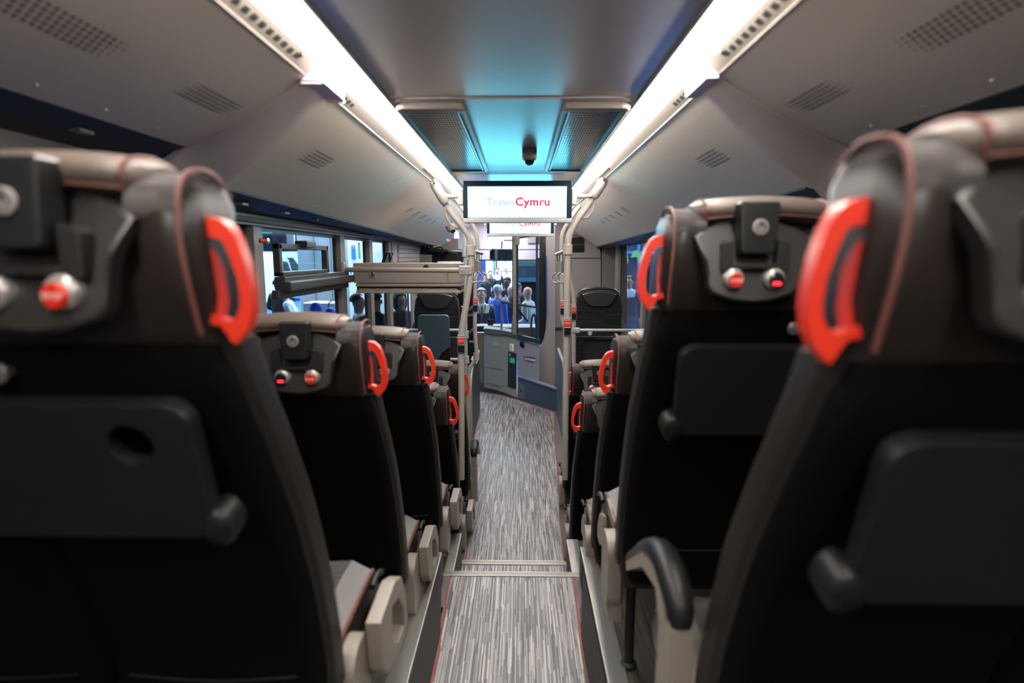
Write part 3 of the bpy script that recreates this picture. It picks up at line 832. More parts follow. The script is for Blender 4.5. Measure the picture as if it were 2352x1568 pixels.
# ---------------------------------------------------------------- ceiling fittings
for s, nm, x0, x1 in ((-1, 'left', -.432, -.192), (1, 'right', .142, .377)):
    zb = ZC - .022; y0, y1 = 2.02, 3.50
    r = empty('air_return_grille', ((x0 + x1) / 2, (y0 + y1) / 2, ZC - .004), 'perforated metal air grille in a beige frame on the %s of the ceiling' % nm, 'air grille', 'ceiling air grilles')
    cx, cy = r.location.x, r.location.y; hx, hy = (x1 - x0) / 2, (y1 - y0) / 2
    bm = new()
    b = new(); plate(b, rrect(-hx, hx, -hy, hy, .035), [rrect(-hx + .022, hx - .022, -hy + .055, hy - .03, .012)], .022, None, 0, .008)
    merge(bm, b, 0, Matrix(((1, 0, 0, 0), (0, 0, 1, 0), (0, 1, 0, 0), (0, 0, 0, 1))))
    finish(bm, 'frame', 'beige', r, smooth=40)
    bm = new(); box(bm, -hx + .02, hx - .02, -hy + .05, hy - .025, -.0088, -.0072); finish(bm, 'backing', 'black', r, smooth=0)
    bm = new(); nx, ny = 18, 40
    wx = (2 * hx - .044) / nx; wy = (2 * hy - .085) / ny; ya = -hy + .055
    for i in range(nx + 1): x = -hx + .022 + i * wx; box(bm, x - wx * .18, x + wx * .18, ya, ya + ny * wy, -.010, -.0085)
    for j in range(ny + 1): y = ya + j * wy; box(bm, -hx + .022, hx - .022, y - wy * .19, y + wy * .19, -.0101, -.0086)
    finish(bm, 'perforated_plate', 'chrome' if 0 else 'grille_metal', r, smooth=0, kind='stuff')
    bm = new(); xx = hx - .03 if s < 0 else -hx + .03
    tube(bm, [(xx, ya, -.013), (xx, -ya, -.013)], .006, 8); finish(bm, 'clip_rail', 'chrome', r)
# dome camera
r = empty('dome_camera', (.043, 2.86, ZC - .004), 'small round dome security camera on the ceiling between the two air grilles', 'camera')
bm = new(); lathe(bm, [(.036, 0), (.036, -.022), (.034, -.024), (.036, -.026), (.036, -.046), (.030, -.056), (.024, -.058)], (0, 0, 0), 'Z', 28); finish(bm, 'housing', 'cam_grey', r, smooth=40)
bm = new(); lathe(bm, [(.025, -.055), (.0235, -.066), (.017, -.075), (.009, -.079), (.001, -.080)], (0, 0, 0), 'Z', 24); finish(bm, 'lens_dome', 'lens', r, smooth=80)
def rail_pt(s, y): return Vector((sx(s, .53), y, EYE + .48))
# hanging displays -------------------------------------------------------
def display(px0, px1, py0, py1, d, label, mount_z):
    a = P(px0, py0, d); b = P(px1, py1, d)
    r = empty('passenger_display', ((a.x + b.x) / 2, d, b.z), label, 'display', 'hanging displays')
    hx = (b.x - a.x) / 2; H = a.z - b.z
    bm = new(); box(bm, -hx, hx, -.004, .05, .018, H, .006); finish(bm, 'casing', 'bezel', r, smooth=40)
    bm = new(); box(bm, -hx, hx, -.012, .05, -.012, .016, .005); finish(bm, 'lower_edge', 'strap', r, smooth=40)
    bm = new(); box(bm, -hx + .030, hx - .034, -.008, -.002, .020, H - .036, 0); finish(bm, 'screen', 'screen', r, smooth=0)
    z = .019 + (H - .055) * .50; k = hx * 2 / .70
    text_mesh('Traws', .066 * k, 'screen_pale', 'lettering', r, (-.012 * k - hx * .012, -.0095, z), FACING, .0006, .0014, 1.06, align='RIGHT', spacing=1.06)['label'] = 'pale blue letters reading Traws'
    text_mesh('Cymru', .072 * k, 'screen_red', 'lettering', r, (-.010 * k - hx * .012, -.0095, z), FACING, .0006, .0026, 1.06, align='LEFT', spacing=1.06)['label'] = 'red letters reading Cymru'
    for s in (-1, 1):
        bm = new(); x = s * (hx + .014)
        box(bm, x - .016, x + .016, -.004, .045, H * .40, H * .80, .006); finish(bm, 'side_bracket', 'pole', r, smooth=40)
        bm = new()
        x1 = s * (hx + .10)
        tube(bm, smooth_path([(s * (hx + .02), .02, H * .62), (s * (hx + .09), .02, H * .62), (s * (hx + .135), .02, H * .68), (sx(s, .53) - r.location.x, .02 + .10, EYE + .478 - r.location.z)], 5), .013, 10)
        finish(bm, 'hanger_tube', 'pole', r, smooth=60)
    return r
display(1063, 1313, 415, 507, 3.62, 'larger hanging display nearer the camera, its lettering fully visible', 0)
display(1118, 1272, 484, 540, 5.9, 'smaller hanging display behind the larger one, lettering half hidden', 0)

# poles -------------------------------------------------------------------
def bendpole(name, pts, r, m, label, group, clamps=(), stops=(), cat='grab pole', k=5):
    base = min(pts, key=lambda p: p.z)
    root = empty(name, base, label, cat, group)
    loc = [p - base for p in pts]
    bm = new(); tube(bm, smooth_path(loc, k), r, 12); finish(bm, 'tube', m, root, smooth=60)
    for c in clamps:
        bm = new(); c = c - base; lathe(bm, [(r * 1.35, -.033), (r * 1.5, -.030), (r * 1.5, .030), (r * 1.35, .033)], c, 'Z', 16); finish(bm, 'clamp', m, root, smooth=40)
    for c in stops:
        c = c - base
        bm = new(); box(bm, c.x - r * 1.25, c.x + r * 1.25, c.y - r * 1.5, c.y + r, c.z - .082, c.z + .040, .008); bx = finish(bm, 'button_box', 'webbing', root, smooth=40)
        bm = new(); box(bm, c.x - r * 1.0, c.x + r * 1.0, c.y - r * 1.5 - .005, c.y - r * 1.5 + .003, c.z - .018, c.z + .024, .003); finish(bm, 'stop_button', 'stop', bx, smooth=0)
        bm = new(); box(bm, c.x - r * 1.05, c.x + r * 1.05, c.y - r * 1.5 - .002, c.y - r * 1.5 + .003, c.z - .075, c.z - .022, .003); finish(bm, 'lower_cover', 'gloss_black', bx, smooth=0)
        t = bpy.data.objects.new('lettering', STOPME); COL.objects.link(t); t.parent = bx; t.location = (c.x, c.y - r * 1.5 - .0056, c.z + .003); t.rotation_euler = FACING; t.scale = (1.25, 1.25, 1); t['label'] = 'pale letters reading STOP'
    return root
def PP(lst, d): return [P(x, y, d + (q[0] if q else 0)) for x, y, *q in lst]
dA = 3.66
L1p = PP([(999, 425, -.05), (1012, 452, -.02), (1038, 490), (1066, 525), (1080, 552), (1082, 590), (1081, 625), (1074, 680), (1064, 735), (1059, 775), (1059, 840), (1060, 930), (1060, 1100)], dA)
bendpole('grab_pole', L1p, .0205, 'pole', 'nearest cream grab pole on the left, bending outwards below the luggage box rail', 'cream grab poles',
         [P(1081, 575, dA)], [P(1060, 782, dA)])
L2p = PP([(1035, 440), (1062, 478), (1088, 520), (1096, 550), (1097, 600), (1092, 650), (1091, 700), (1091, 760), (1094, 815), (1086, 835), (1078, 850), (1075, 900), (1074, 1100)], 4.75)
bendpole('grab_pole', L2p, .017, 'pole', 'farther left cream grab pole in front of the windscreen, with slanting lower end', 'cream grab poles', [P(1094, 818, 4.75)], [P(1092, 693, 4.75)])
R1p = PP([(1385, 418, -.05), (1372, 440, -.02), (1350, 472), (1322, 512), (1307, 545), (1304, 590), (1303, 640), (1302, 760), (1300, 860), (1299, 960), (1298, 1100)], dA)
bendpole('grab_pole', R1p, .0205, 'pole', 'nearest cream grab pole on the right, curved at the top, with two straps beside it', 'cream grab poles',
         [P(1304, 573, dA)], [P(1303, 742, dA)])
R2p = PP([(1332, 472), (1312, 500), (1294, 530), (1289, 560), (1290, 620), (1291, 700), (1292, 735), (1301, 765), (1302, 800), (1301, 1000), (1300, 1110)], 4.75)
bendpole('grab_pole', R2p, .016, 'pole', 'thin cream pole just left of the nearest right-hand pole, lower end bent right', 'cream grab poles', [], [P(1292, 700, 4.75)])
R3p = PP([(1306, 620), (1308, 640), (1316, 668), (1319, 700), (1318, 760), (1318, 830), (1317, 930), (1317, 1080)], 4.85)
bendpole('grab_pole', R3p, .018, 'pole', 'cream pole in front of the dark single seat on the right, cranked near its top', 'cream grab poles', [], [P(1318, 713, 4.85)])
L3p = PP([(1066, 500), (1068, 560), (1069, 640), (1069, 740), (1070, 860), (1071, 1100)], 4.85)
bendpole('grab_pole', L3p, .017, 'pole_grey', 'straight pole, blue-grey window light painted in, right behind the nearest left cream pole', 'window-tinted poles', [P(1068, 581, 4.85), P(1070, 768, 4.85), P(1071, 826, 4.85)])  # grey-blue of the window light painted into the pole colour
# ceiling sockets of the two near poles
for s, pts, nm in ((-1, L1p, 'left'), (1, R1p, 'right')):
    r = empty('pole_socket', pts[0], 'thick cream socket holding the nearest %s grab pole under the light strip' % nm, 'pole socket', 'pole sockets')
    bm = new(); b = pts[0]
    v = (pts[2] - pts[0]); tube(bm, [-v * .12, v * .02, v * .2, v * .55, v * .62], [.022, .030, .031, .031, .026], 14); finish(bm, 'sleeve', 'pole', r, smooth=50)
    bm = new(); w = v.normalized()
    tube(bm, smooth_path([v * .55, v * .8 + Vector((s * .02, 0, -.035)), v * 1.1 + Vector((s * .02, .0, -.05)), v * 1.35 + Vector((s * .0, .0, -.03)), v * 1.5], 4), .008, 8); finish(bm, 'lower_loop', 'pole', r)
    bm = new(); tube(bm, [(0, -.06, .012), (0, .0, .006), v * .12 + Vector((0, 0, .01))], .006, 6); finish(bm, 'bracket_end', 'black', r)
# short chrome bars with straps
def strap_bar(a, b, label, straps, sd):
    r = empty('strap_bar', a, label, 'strap bar', 'chrome strap bars')
    bm = new(); tube(bm, [(0, 0, 0), b - a], .012, 10); finish(bm, 'bar', 'chrome', r, smooth=60)
    for q, lb in straps:
        c = a + (b - a) * q
        h = empty('hand_strap', c, lb, 'hand strap', 'hanging hand straps')
        bm = new(); tube(bm, [(-.004, 0, .012), (.012, 0, 0), (.006, 0, -.06)], .0025, 6); tube(bm, [(.004, 0, .012), (-.010, 0, 0), (-.004, 0, -.06)], .0025, 6)
        finish(bm, 'cord', 'black', h, kind='stuff')
        bm = new(); box(bm, -.016, .016, -.008, .008, -.135, -.058, .006); finish(bm, 'buckle', 'webbing', h, smooth=40)
        bm = new(); pts = []
        for k in range(20):
            t = 2 * PI * k / 20; x = .048 * math.cos(t); z = .040 * math.sin(t)
            if z < -.026: z = -.030
            if math.sin(t) > .9: x *= .8
            pts.append((x * math.cos(sd), x * math.sin(sd), -.172 + z))
        tube(bm, pts, .0062, 8, closed=True); finish(bm, 'loop', 'strap', h, smooth=60)
strap_bar(P(1083, 575, 3.66), P(1107, 582, 4.10), 'short chrome bar on the nearest left pole', [(.35, 'left-hand strap of the pair on the short left bar'), (.8, 'right-hand strap of the pair on the short left bar')], .5)
strap_bar(P(1302, 575, 3.66), P(1278, 584, 4.10), 'short chrome bar on the nearest right pole', [(.3, 'hand strap closest to the nearest right pole'), (.8, 'hand strap at the free end of the short right bar')], -.5)

# rail and beige box on the left -----------------------------------------
a = P(792, 619, 3.86); b = P(1074, 621, 3.66)
r = empty('hand_rail', a, 'thick beige horizontal rail running in front of the beige box on the left', 'rail')
bm = new(); tube(bm, [(0, 0, 0), b - a], .0165, 14); finish(bm, 'tube', 'beige', r, smooth=60)
bm = new(); box(bm, -.022, .004, -.03, .03, -.055, .05, .008); finish(bm, 'wall_plate', 'beige', r, smooth=40)
bm = new(); d = b - a; box(bm, d.x - .055, d.x + .035, d.y - .028, d.y + .02, d.z - .030, d.z + .030, .008)
finish(bm, 'end_clamp', 'beige', r, smooth=40)
for q in ((-.035, .0), (.018, .016), (.018, -.016)):
    bm = new(); lathe(bm, [(.006, 0), (.006, -.004), (.0035, -.0045), (.003, -.002)], (d.x + q[0], d.y - .028, d.z + q[1]), 'Y', 10); finish(bm, 'screw', 'chrome', r)
A = P(810, 604, 3.95); B = P(1059, 674, 3.95)
r = empty('luggage_box', ((A.x + B.x) / 2, 3.95, B.z), 'wide beige box with a ribbed lower ledge behind the left rail', 'luggage box')
hx = (B.x - A.x) / 2; H = A.z - B.z
bm = new(); box(bm, -hx, hx, 0, .30, H * .34, H, .006); finish(bm, 'box_body', 'beige', r, smooth=40)
bm = new(); box(bm, -hx + .012, hx - .004, .004, .28, H * .22, H * .33, .006); finish(bm, 'lower_lip', 'beige', r, smooth=40)
bm = new(); box(bm, -hx + .014, hx - .006, .03, .27, H * .03, H * .24); finish(bm, 'recess', 'black', r, smooth=0)
bm = new(); box(bm, -hx + .014, hx - .004, .000, .26, -.0, H * .10, .006); finish(bm, 'ledge', 'beige', r, smooth=40)
bm = new()
for k in range(46):
    x = -hx + .035 + k * (2 * hx - .06) / 46; box(bm, x, x + .004, .002, .04, H * .09, H * .17)
    box(bm, x + .004, x + (2 * hx - .06) / 46, .008, .04, H * .09, H * .155)
finish(bm, 'rib_row', 'beige', r, smooth=0, kind='stuff')
bm = new(); lathe(bm, [(.020, .001), (.020, -.008), (.012, -.010), (.011, -.004), (.001, -.004)], (hx * .36, 0, H * .86), 'Y', 18); finish(bm, 'lock', 'black', r)
for x in (-hx * .60, hx * .76):
    bm = new(); b = new(); plate(b, [(-.003, -.05), (.003, -.05), (.008, 0), (.006, .045), (0, .045)], (), .008); merge(bm, b, 0, Matrix.Translation((x, -.002, H * .72))); box(bm, x - .002, x + .002, -.045, 0, H * .72 - .012, H * .72 + .012)
    finish(bm, 'bracket', 'beige', r, smooth=0)
# folded dark device standing on the box (seen from behind)
r = empty('tablet_stand', P(889, 604, 4.15), 'black tilted tablet-like frame on a stand, standing on the beige box', 'device')
bm = new(); c = [Vector(q) - Vector((0, 0, 0)) for q in ((-.038, 0, 0), (-.012, 0, .075), (.045, 0, .070), (.018, 0, -.0))]
tube(bm, c, .0055, 6, closed=True); prism(bm, [c[0] + Vector((0, .01, 0)), c[1] + Vector((0, .01, 0)), c[1] + Vector((.02, .01, 0)), c[0] + Vector((.02, .01, 0))], (0, .01, 0)); finish(bm, 'frame', 'gloss_black', r)
bm = new(); box(bm, .01, .025, .01, .02, -.0, .07, .003); finish(bm, 'arm', 'gloss_black', r)

# dark seats facing the rear ----------------------------------------------
def facing_seat(px0, px1, py0, py1, d, label, side, pad=False):
    a = P(px0, py0, d); b = P(px1, py1, d); hx = (b.x - a.x) / 2; cx = (a.x + b.x) / 2; H = a.z
    r = empty('rear_facing_seat', (cx, d, 0), label, 'seat', 'dark rear-facing seats')
    def outline(k):
        w = hx * k; z0 = .42
        return [(-w * .97, z0), (w * .97, z0), (w * .98, H - .35), (w, H - .20), (w * .93, H - .085), (w * .80, H - .035), (w * .45, H - .008), (0, H), (-w * .45, H - .008), (-w * .80, H - .035), (-w * .93, H - .085), (-w, H - .20), (-w * .98, H - .35)]
    bm = new(); plate(bm, outline(1), (), .09, None, 0, .02); finish(bm, 'backrest', 'fabric_dark', r, smooth=40)
    bm = new(); w = hx
    hp = [(-w * .72, H - .045), (-w * .40, H - .022), (0, H - .016), (w * .40, H - .022), (w * .72, H - .045), (w * .66, H - .09), (w * .5, H - .145), (w * .25, H - .168), (-w * .25, H - .168), (-w * .5, H - .145), (-w * .66, H - .09)]
    plate(bm, hp, (), .112, None, 0, .012); finish(bm, 'head_pad', 'headpad', r, smooth=40)
    bm = new(); tube(bm, smooth_path([(-w * .86, -.02, H - .045), (-w * .62, -.03, H - .008), (0, -.03, H + .012), (w * .62, -.03, H - .008), (w * .86, -.02, H - .045)], 4), .017, 10); finish(bm, 'top_roll', 'leather', r, smooth=60)
    bm = new(); x = side * w
    plate(bm, [(x, H - .28), (x + side * .03, H - .33), (x + side * .085, H - .46), (x + side * .11, H - .62), (x + side * .12, .55), (x, .55)][::side], (), .07, Matrix.Translation((0, .04, 0)), 0, .012); finish(bm, 'side_shell', 'pillar', r, smooth=40)
    bm = new(); box(bm, -w, w, -.45, -.02, .40, .50, .03); finish(bm, 'seat_cushion', 'fabric_dark', r, smooth=40)
    bm = new(); box(bm, -w * .8, w * .8, -.40, .0, 0, .40, .02); finish(bm, 'seat_base', 'black', r, smooth=40)
    bm = new(); q = -side * hx
    tube(bm, smooth_path([(q, .06, H - .16), (q - side * .035, .06, H - .17), (q - side * .055, .06, H - .24), (q - side * .04, .06, H - .31), (q, .06, H - .32)], 4), .010, 8); finish(bm, 'grab_handle', 'handle', r, smooth=60, label='orange-red grab handle')
    return r
M['headpad'] = mat('head_pad_leather', (0.012, 0.011, 0.011), 0.38)

rs = facing_seat(1320, 1421, 664, 900, 5.7, 'dark striped single seat facing the camera on the right, behind the white rail', 1)
ls = facing_seat(953, 1060, 668, 900, 5.5, 'dark striped single seat facing the camera on the left, partly behind a blue pad', -1)
# rails across and pads
a = P(1317, 758, 4.85); b = P(1470, 758, 4.85)
r = empty('hand_rail', a, 'pale horizontal rail in front of the dark seat on the right', 'rail')
bm = new(); tube(bm, [(0, 0, 0), (sx(1, WH) - a.x, 0, 0)], .0125, 12); finish(bm, 'tube', 'pole_grey', r, smooth=60)
bm = new(); box(bm, -.015, .055, -.028, .02, -.022, .022, .008); finish(bm, 'end_clamp', 'pole_grey', r, smooth=40)
for q in ((-.003, .011), (-.003, -.011), (.035, 0)):
    bm = new(); lathe(bm, [(.0045, 0), (.0045, -.004), (.001, -.004)], (q[0], -.028, q[1]), 'Y', 10); finish(bm, 'screw', 'chrome', r)
bm = new(); b2 = new(); plate(b2, [(-.018, 0), (.018, 0), (.018, -.02), (.010, -.034), (-.010, -.034), (-.018, -.02)], (), .012, None, 0, .002); merge(bm, b2, 0, Matrix.Translation((P(1355, 758, 4.85).x - a.x, 0, -.01))); finish(bm, 'drop_tab', 'pole_grey', r)
# black recess panel below the right rail
a = P(1339, 764, 4.95); b = P(1430, 860, 4.95)
r = empty('recess_panel', ((a.x + b.x) / 2, 4.95, b.z - .35), 'dark panel with a black recess below the right rail', 'panel')
hx = (b.x - a.x) / 2; H = a.z - r.location.z
bm = new(); plate(bm, rrect(-hx - .06, hx + .12, 0, H - .03, .02), [rrect(-hx, hx, .35, H - .06, .04)], .03, None, 0, .004); finish(bm, 'fabric_face', 'fabric_dark', r, smooth=40)
bm = new(); box(bm, -hx - .01, hx + .01, .01, .02, .33, H - .05); finish(bm, 'recess', 'black', r, smooth=0)
bm = new(); box(bm, -hx, hx, -.005, .01, .43, .438); finish(bm, 'shelf_line', 'shell_edge', r, smooth=0)
bm = new(); box(bm, -.04, .04, .0, .03, -r.location.z, .01); finish(bm, 'leg', 'black', r)
# left: blue wheelchair pad on a rail
a = P(934, 758, 4.85); b = P(1066, 758, 4.85)
r = empty('hand_rail', a, 'pale horizontal rail passing behind the slate-blue pad on the left', 'rail')
bm = new(); tube(bm, [(-.25, 0, 0), b - a], .0125, 12); finish(bm, 'tube', 'pole_grey', r, smooth=60)
a2 = P(1030, 825, 4.85); bm = new(); tube(bm, [a2 - a - Vector((.2, 0, 0)), P(1066, 825, 4.85) - a], .0125, 12); finish(bm, 'lower_tube', 'pole_grey', r, smooth=60)
c = P(998, 775, 4.78); r = empty('back_support', (c.x, 4.78, .55), 'slate-blue padded wheelchair back support fixed to the left rail', 'back support')
w = (P(1034, 760, 4.78).x - P(963, 760, 4.78).x) / 2; z0 = P(998, 832, 4.78).z - .55; z1 = P(998, 722, 4.78).z - .55; zk = P(998, 795, 4.78).z - .55
bm = new(); out = [(x, z) for x, z in rrect(-w, w, z1 - .15, z1, .035, 5)][:12] + [(-w, zk), (-w * .55, zk - .06), (-w * .3, z0 + .012), (0, z0), (w * .12, z0), (w * .5, zk - .055), (w, zk)]
plate(bm, out, (), .05, None, 0, .008); finish(bm, 'pad', 'bluepad', r, smooth=40)
bm = new(); box(bm, -w * .9, w * .98, .005, .03, -.05, z1 - .13, .006); finish(bm, 'backboard', 'fabric_dark', r, smooth=40)
bm = new(); box(bm, -.03, .03, .03, .07, -.55, z1 - .3, .006); finish(bm, 'post', 'black', r)
# black upright beside it
r = empty('equipment_post', (P(1045, 820, 5.25).x, 5.25, 0), 'black upright panel between the blue pad and the left poles', 'panel')
bm = new(); plate(bm, rrect(-.075, .045, 0, P(1045, 773, 5.25).z, .035), (), .05, None, 0, .004); finish(bm, 'upright', 'black', r)
# side partitions (low screens beside the aisle)
def partition(s, x, y0, y1, z, face, label):
    r = empty('side_partition', (x, (y0 + y1) / 2, 0), label, 'partition', 'low aisle partitions')
    hy = (y1 - y0) / 2
    prof = [(-hy, 0), (-hy, z * .72), (-hy + .05, z * .86), (-hy + .14, z * .96), (-hy + .3, z), (hy, z), (hy, 0)]
    bm = new(); b2 = new(); plate(b2, prof, (), .03, None, 0, .003); merge(bm, b2, 0, Matrix.Rotation(PI / 2, 4, 'Z')); finish(bm, 'panel', face, r, smooth=40)
    bm = new(); tube(bm, [(s * .0 - .0 + .015, -hy - .004, .0), (.015, -hy - .004, z * .72), (.015, -hy + .05, z * .87), (.015, -hy + .14, z * .97), (.015, -hy + .3, z + .008), (.015, hy, z + .008)], .020, 8); finish(bm, 'edge_trim', 'beige', r, smooth=60)
    return r
partition(-1, -.535, 5.75, 6.95, .76, 'navy_panel', 'low dark partition with a beige edge on the left of the far aisle')
partition(1, .455, 5.75, 6.88, .80, 'blue_panel', 'low slate-blue partition with a beige edge on the right of the far aisle')
# small reader / ticket validator on left partition
r = empty('card_reader', P(1091, 822, 5.9), 'small pale tilted card on top of the left partition', 'card holder')
bm = new(); b2 = new(); plate(b2, [(-.03, .02), (.045, 0), (.02, -.06), (-.045, -.02)], (), .006); merge(bm, b2, 0, Matrix.Rotation(-.3, 4, 'Z')); finish(bm, 'card', 'white', r)
# short slanted rails left of the windscreen
r = empty('entrance_rail', P(1092, 690, 4.9), 'short pale rungs joining the far left pole to the dark doorway edge', 'rail')
o0 = r.location.copy()
for a, b in (((1076, 712), (1091, 700)), ((1077, 724), (1092, 724)), ((1077, 764), (1091, 752)), ((1079, 785), (1092, 785))):
    bm = new(); tube(bm, [P(a[0], a[1], 5.2) - o0, P(b[0], b[1], 4.85) - o0], .011, 10); finish(bm, 'rung', 'pole_grey', r, smooth=60)
# ---------------------------------------------------------------- front of the bus
def quad_panel(name, pts, depth, m, parent, bev=0, label=None):
    """pts: (px, py, d) corners; solid panel running depth metres further forward"""
    bm = new(); w = [P(*p) for p in pts]
    o0 = Vector((0, 0, 0)); q = parent
    while q: o0 = o0 + q.location; q = q.parent
    prism(bm, [p - o0 for p in w], (0, depth, 0))
    if bev:
        bmesh.ops.bevel(bm, geom=[e for e in bm.edges if len(e.link_faces) == 2 and e.calc_face_angle(0) > .6], offset=bev, segments=2, affect='EDGES')
    return finish(bm, name, m, parent, smooth=40, label=label)
wf = empty('wall_front', (0, 0, 0), 'grey panelled front end of the bus around the driver and windscreen', kind='structure')
D7 = 7.68
# right bulkhead behind the driver, in panels
for nm, q in (('bulkhead_panel', [(1312, 540), (1377, 556), (1380, 592), (1312, 592)]), ('bulkhead_panel', [(1312, 594), (1380, 594), (1380, 757), (1312, 757)]),
              ('bulkhead_panel', [(1312, 759), (1380, 759), (1380, 885), (1312, 885)]), ('bulkhead_panel', [(1274, 440), (1311, 440), (1311, 885), (1274, 885)]),
              ('bulkhead_panel', [(1312, 440), (1381, 440), (1377, 553), (1312, 538)]),
              ('bulkhead_panel', [(1382, 556), (1420, 566), (1420, 890), (1382, 890)])):
    quad_panel(nm, [(x, y, D7) for x, y in q], .04, 'bulk' if q[0][0] != 1382 else 'pillar', wf, .003)
quad_panel('bulkhead_panel', [(1323, 616, D7 - .004), (1368, 616, D7 - .004), (1368, 740, D7 - .004), (1323, 740, D7 - .004)], .02, 'bulk', wf, .006)
quad_panel('bulkhead_backing', [(1270, 430, D7 + .05), (1440, 430, D7 + .05), (1440, 1000, D7 + .05), (1270, 1000, D7 + .05)], .02, 'black', wf)
for y0, y1 in ((545, 560), (562, 578)):
    quad_panel('dark_vent', [(1308, y0, D7 - .02), (1341, y0, D7 - .02), (1342, y0 + 7, D7 - .02), (1341, y1, D7 - .02), (1308, y1, D7 - .02)], .03, 'gloss_black', wf, .004)
quad_panel('catch', [(1272, 752, 7.55), (1292, 752, 7.55), (1292, 759, 7.55), (1276, 760, 7.55)], .03, 'black', wf, .004)
# curved grey column by the cab door
cp = [(1253, 430), (1275, 430), (1275, 890), (1238, 882), (1238, 795), (1243, 793), (1249, 780), (1254, 755), (1255, 700)]
quad_panel('door_column', [(x, y, 7.45) for x, y in cp], .12, 'bulk', wf, .01)
# black cab door frame strip with blue behind
quad_panel('cab_frame', [(1240, 480, 7.52), (1256, 480, 7.52), (1257, 720, 7.52), (1254, 765, 7.52), (1248, 790, 7.52), (1239, 800, 7.52), (1238, 700, 7.52)], .06, 'gloss_black', wf, .005)
quad_panel('blue_strip', [(1231, 592, 7.60), (1239, 592, 7.60), (1239, 790, 7.60), (1232, 790, 7.60)], .02, 'bluefilm', wf)
quad_panel('blue_strip', [(1254, 588, 7.42), (1257, 588, 7.42), (1257, 730, 7.42), (1255, 742, 7.42)], .02, 'bluefilm', wf)
# header over the windscreen
quad_panel('header_panel', [(1035, 470, 8.5), (1262, 470, 8.5), (1262, 572, 8.5), (1035, 572, 8.5)], .05, 'lilac', wf, .003)
quad_panel('header_panel', [(1035, 574, 8.48), (1262, 574, 8.48), (1262, 596, 8.48), (1035, 596, 8.48)], .06, 'lilac', wf, .003)
quad_panel('header_panel', [(955, 480, 7.66), (1052, 480, 7.66), (1052, 572, 7.66), (1028, 576, 7.66), (955, 570, 7.66)], .05, 'bulk', wf, .003)
quad_panel('front_backing', [(900, 430, 8.95), (1280, 430, 8.95), (1280, 598, 8.95), (900, 598, 8.95)], .05, 'black', wf)
for q, t, n in (([1157, 540, 1183, 550], '3.3m', 0), ([1211, 541, 1235, 558], 'EMERGENCY', 1)):
    a = P(q[0], q[1], 8.47); b = P(q[2], q[3], 8.47)
    bm = new(); box(bm, a.x, b.x, 8.465, 8.48, b.z, a.z); st = finish(bm, 'sticker', 'white' if n == 0 else 'lilac_dark', wf, smooth=0)
    if n == 0: text_mesh('3.3m', .042, 'black', 'lettering', st, ((a.x + b.x) / 2 + .02, 8.463, b.z + .025), FACING)['label'] = 'small letters reading 3.3m'
# windscreen
w1 = empty('window_20', (-.1, 8.9, .85), 'large curved bus windscreen looking out to the exhibition hall', kind='structure')
bm = new(); box(bm, -1.1, 1.2, -.003, .003, 0, 1.15); finish(bm, 'pane', 'glass_clear', w1, smooth=0)
bm = new(); box(bm, -1.12, 1.22, -.01, .02, -.04, .0); box(bm, -1.12, 1.22, -.02, .02, EYE - .07 - .85, 1.2); finish(bm, 'frame', 'frame_black', w1, smooth=0)
# dashboard
r = empty('dashboard', (0, 8.5, 0), 'grey dashboard ledge running below the windscreen', 'dashboard')
quad_panel('ledge', [(1088, 744, 8.75), (1245, 744, 8.75), (1245, 752, 8.45), (1088, 752, 8.45)], .02, 'dash_top', r)
quad_panel('ledge_front', [(1088, 752, 8.4), (1245, 752, 8.4), (1245, 790, 8.4), (1088, 768, 8.4)], .35, 'dash', r, .01)
for x0, x1 in ((1096, 1117), (1119, 1149)):
    quad_panel('raised_cover', [(x0, 749, 8.3), (x1, 749, 8.3), (x1, 757, 8.3), (x0, 757, 8.3)], .08, 'black', r, .01)
quad_panel('screen_pod', [(1120, 734, 8.35), (1133, 734, 8.35), (1133, 747, 8.35), (1120, 747, 8.35)], .03, 'gloss_black', r, .008)
bm = new(); c = P(1226, 745, 8.2) - r.location
ring = [(c.x + .11 * math.cos(t) * .35, c.y + .08 * math.sin(t), c.z - .06 + .20 * math.sin(t)) for t in [2 * PI * k / 24 for k in range(24)]]
tube(bm, ring, .016, 8, closed=True); finish(bm, 'steering_wheel', 'black', r, smooth=60)
# counter cabinet
r = empty('counter_cabinet', (-.3, 7.8, 0), 'curved grey-green counter cabinet beside the driver, black slot on its right', 'cabinet')
cab = [(1112, 760, 7.98), (1140, 765, 7.86), (1165, 771, 7.70), (1187, 778, 7.55), (1187, 914, 7.55), (1165, 904, 7.70), (1140, 895, 7.86), (1112, 889, 7.98)]
quad_panel('cabinet_body', cab, .25, 'greengrey', r, .004)
def dep(px): # distance along the slanted front at pixel column px
    xs = [(1112, 7.98), (1140, 7.86), (1165, 7.70), (1187, 7.55), (1240, 7.24), (1290, 6.85)]
    for (a, da), (b, db) in zip(xs, xs[1:]):
        if px <= b: return da + (db - da) * (px - a) / (b - a)
    return xs[-1][1]
def slant(name, lst, off, th, m, parent, bev=0, label=None):
    return quad_panel(name, [(x, y, dep(x) + off) for x, y in lst], th, m, parent, bev, label)
slant('worktop', [(1110, 755), (1116, 754), (1150, 758), (1188, 765), (1188, 775), (1150, 768), (1112, 765)], -.03, .30, 'dash', r, .006)
slant('hinged_flap', [(1116, 774), (1119, 771), (1156, 776), (1156, 849), (1116, 843)], -.008, .012, 'greengrey', r, .002)
slant('hinged_flap', [(1116, 845), (1156, 851), (1156, 884), (1152, 887), (1116, 878)], -.008, .012, 'greengrey', r, .002)
slant('flap_handle', [(1132, 784), (1144, 785), (1144, 793), (1132, 791)], -.03, .03, 'strap', r, .003)
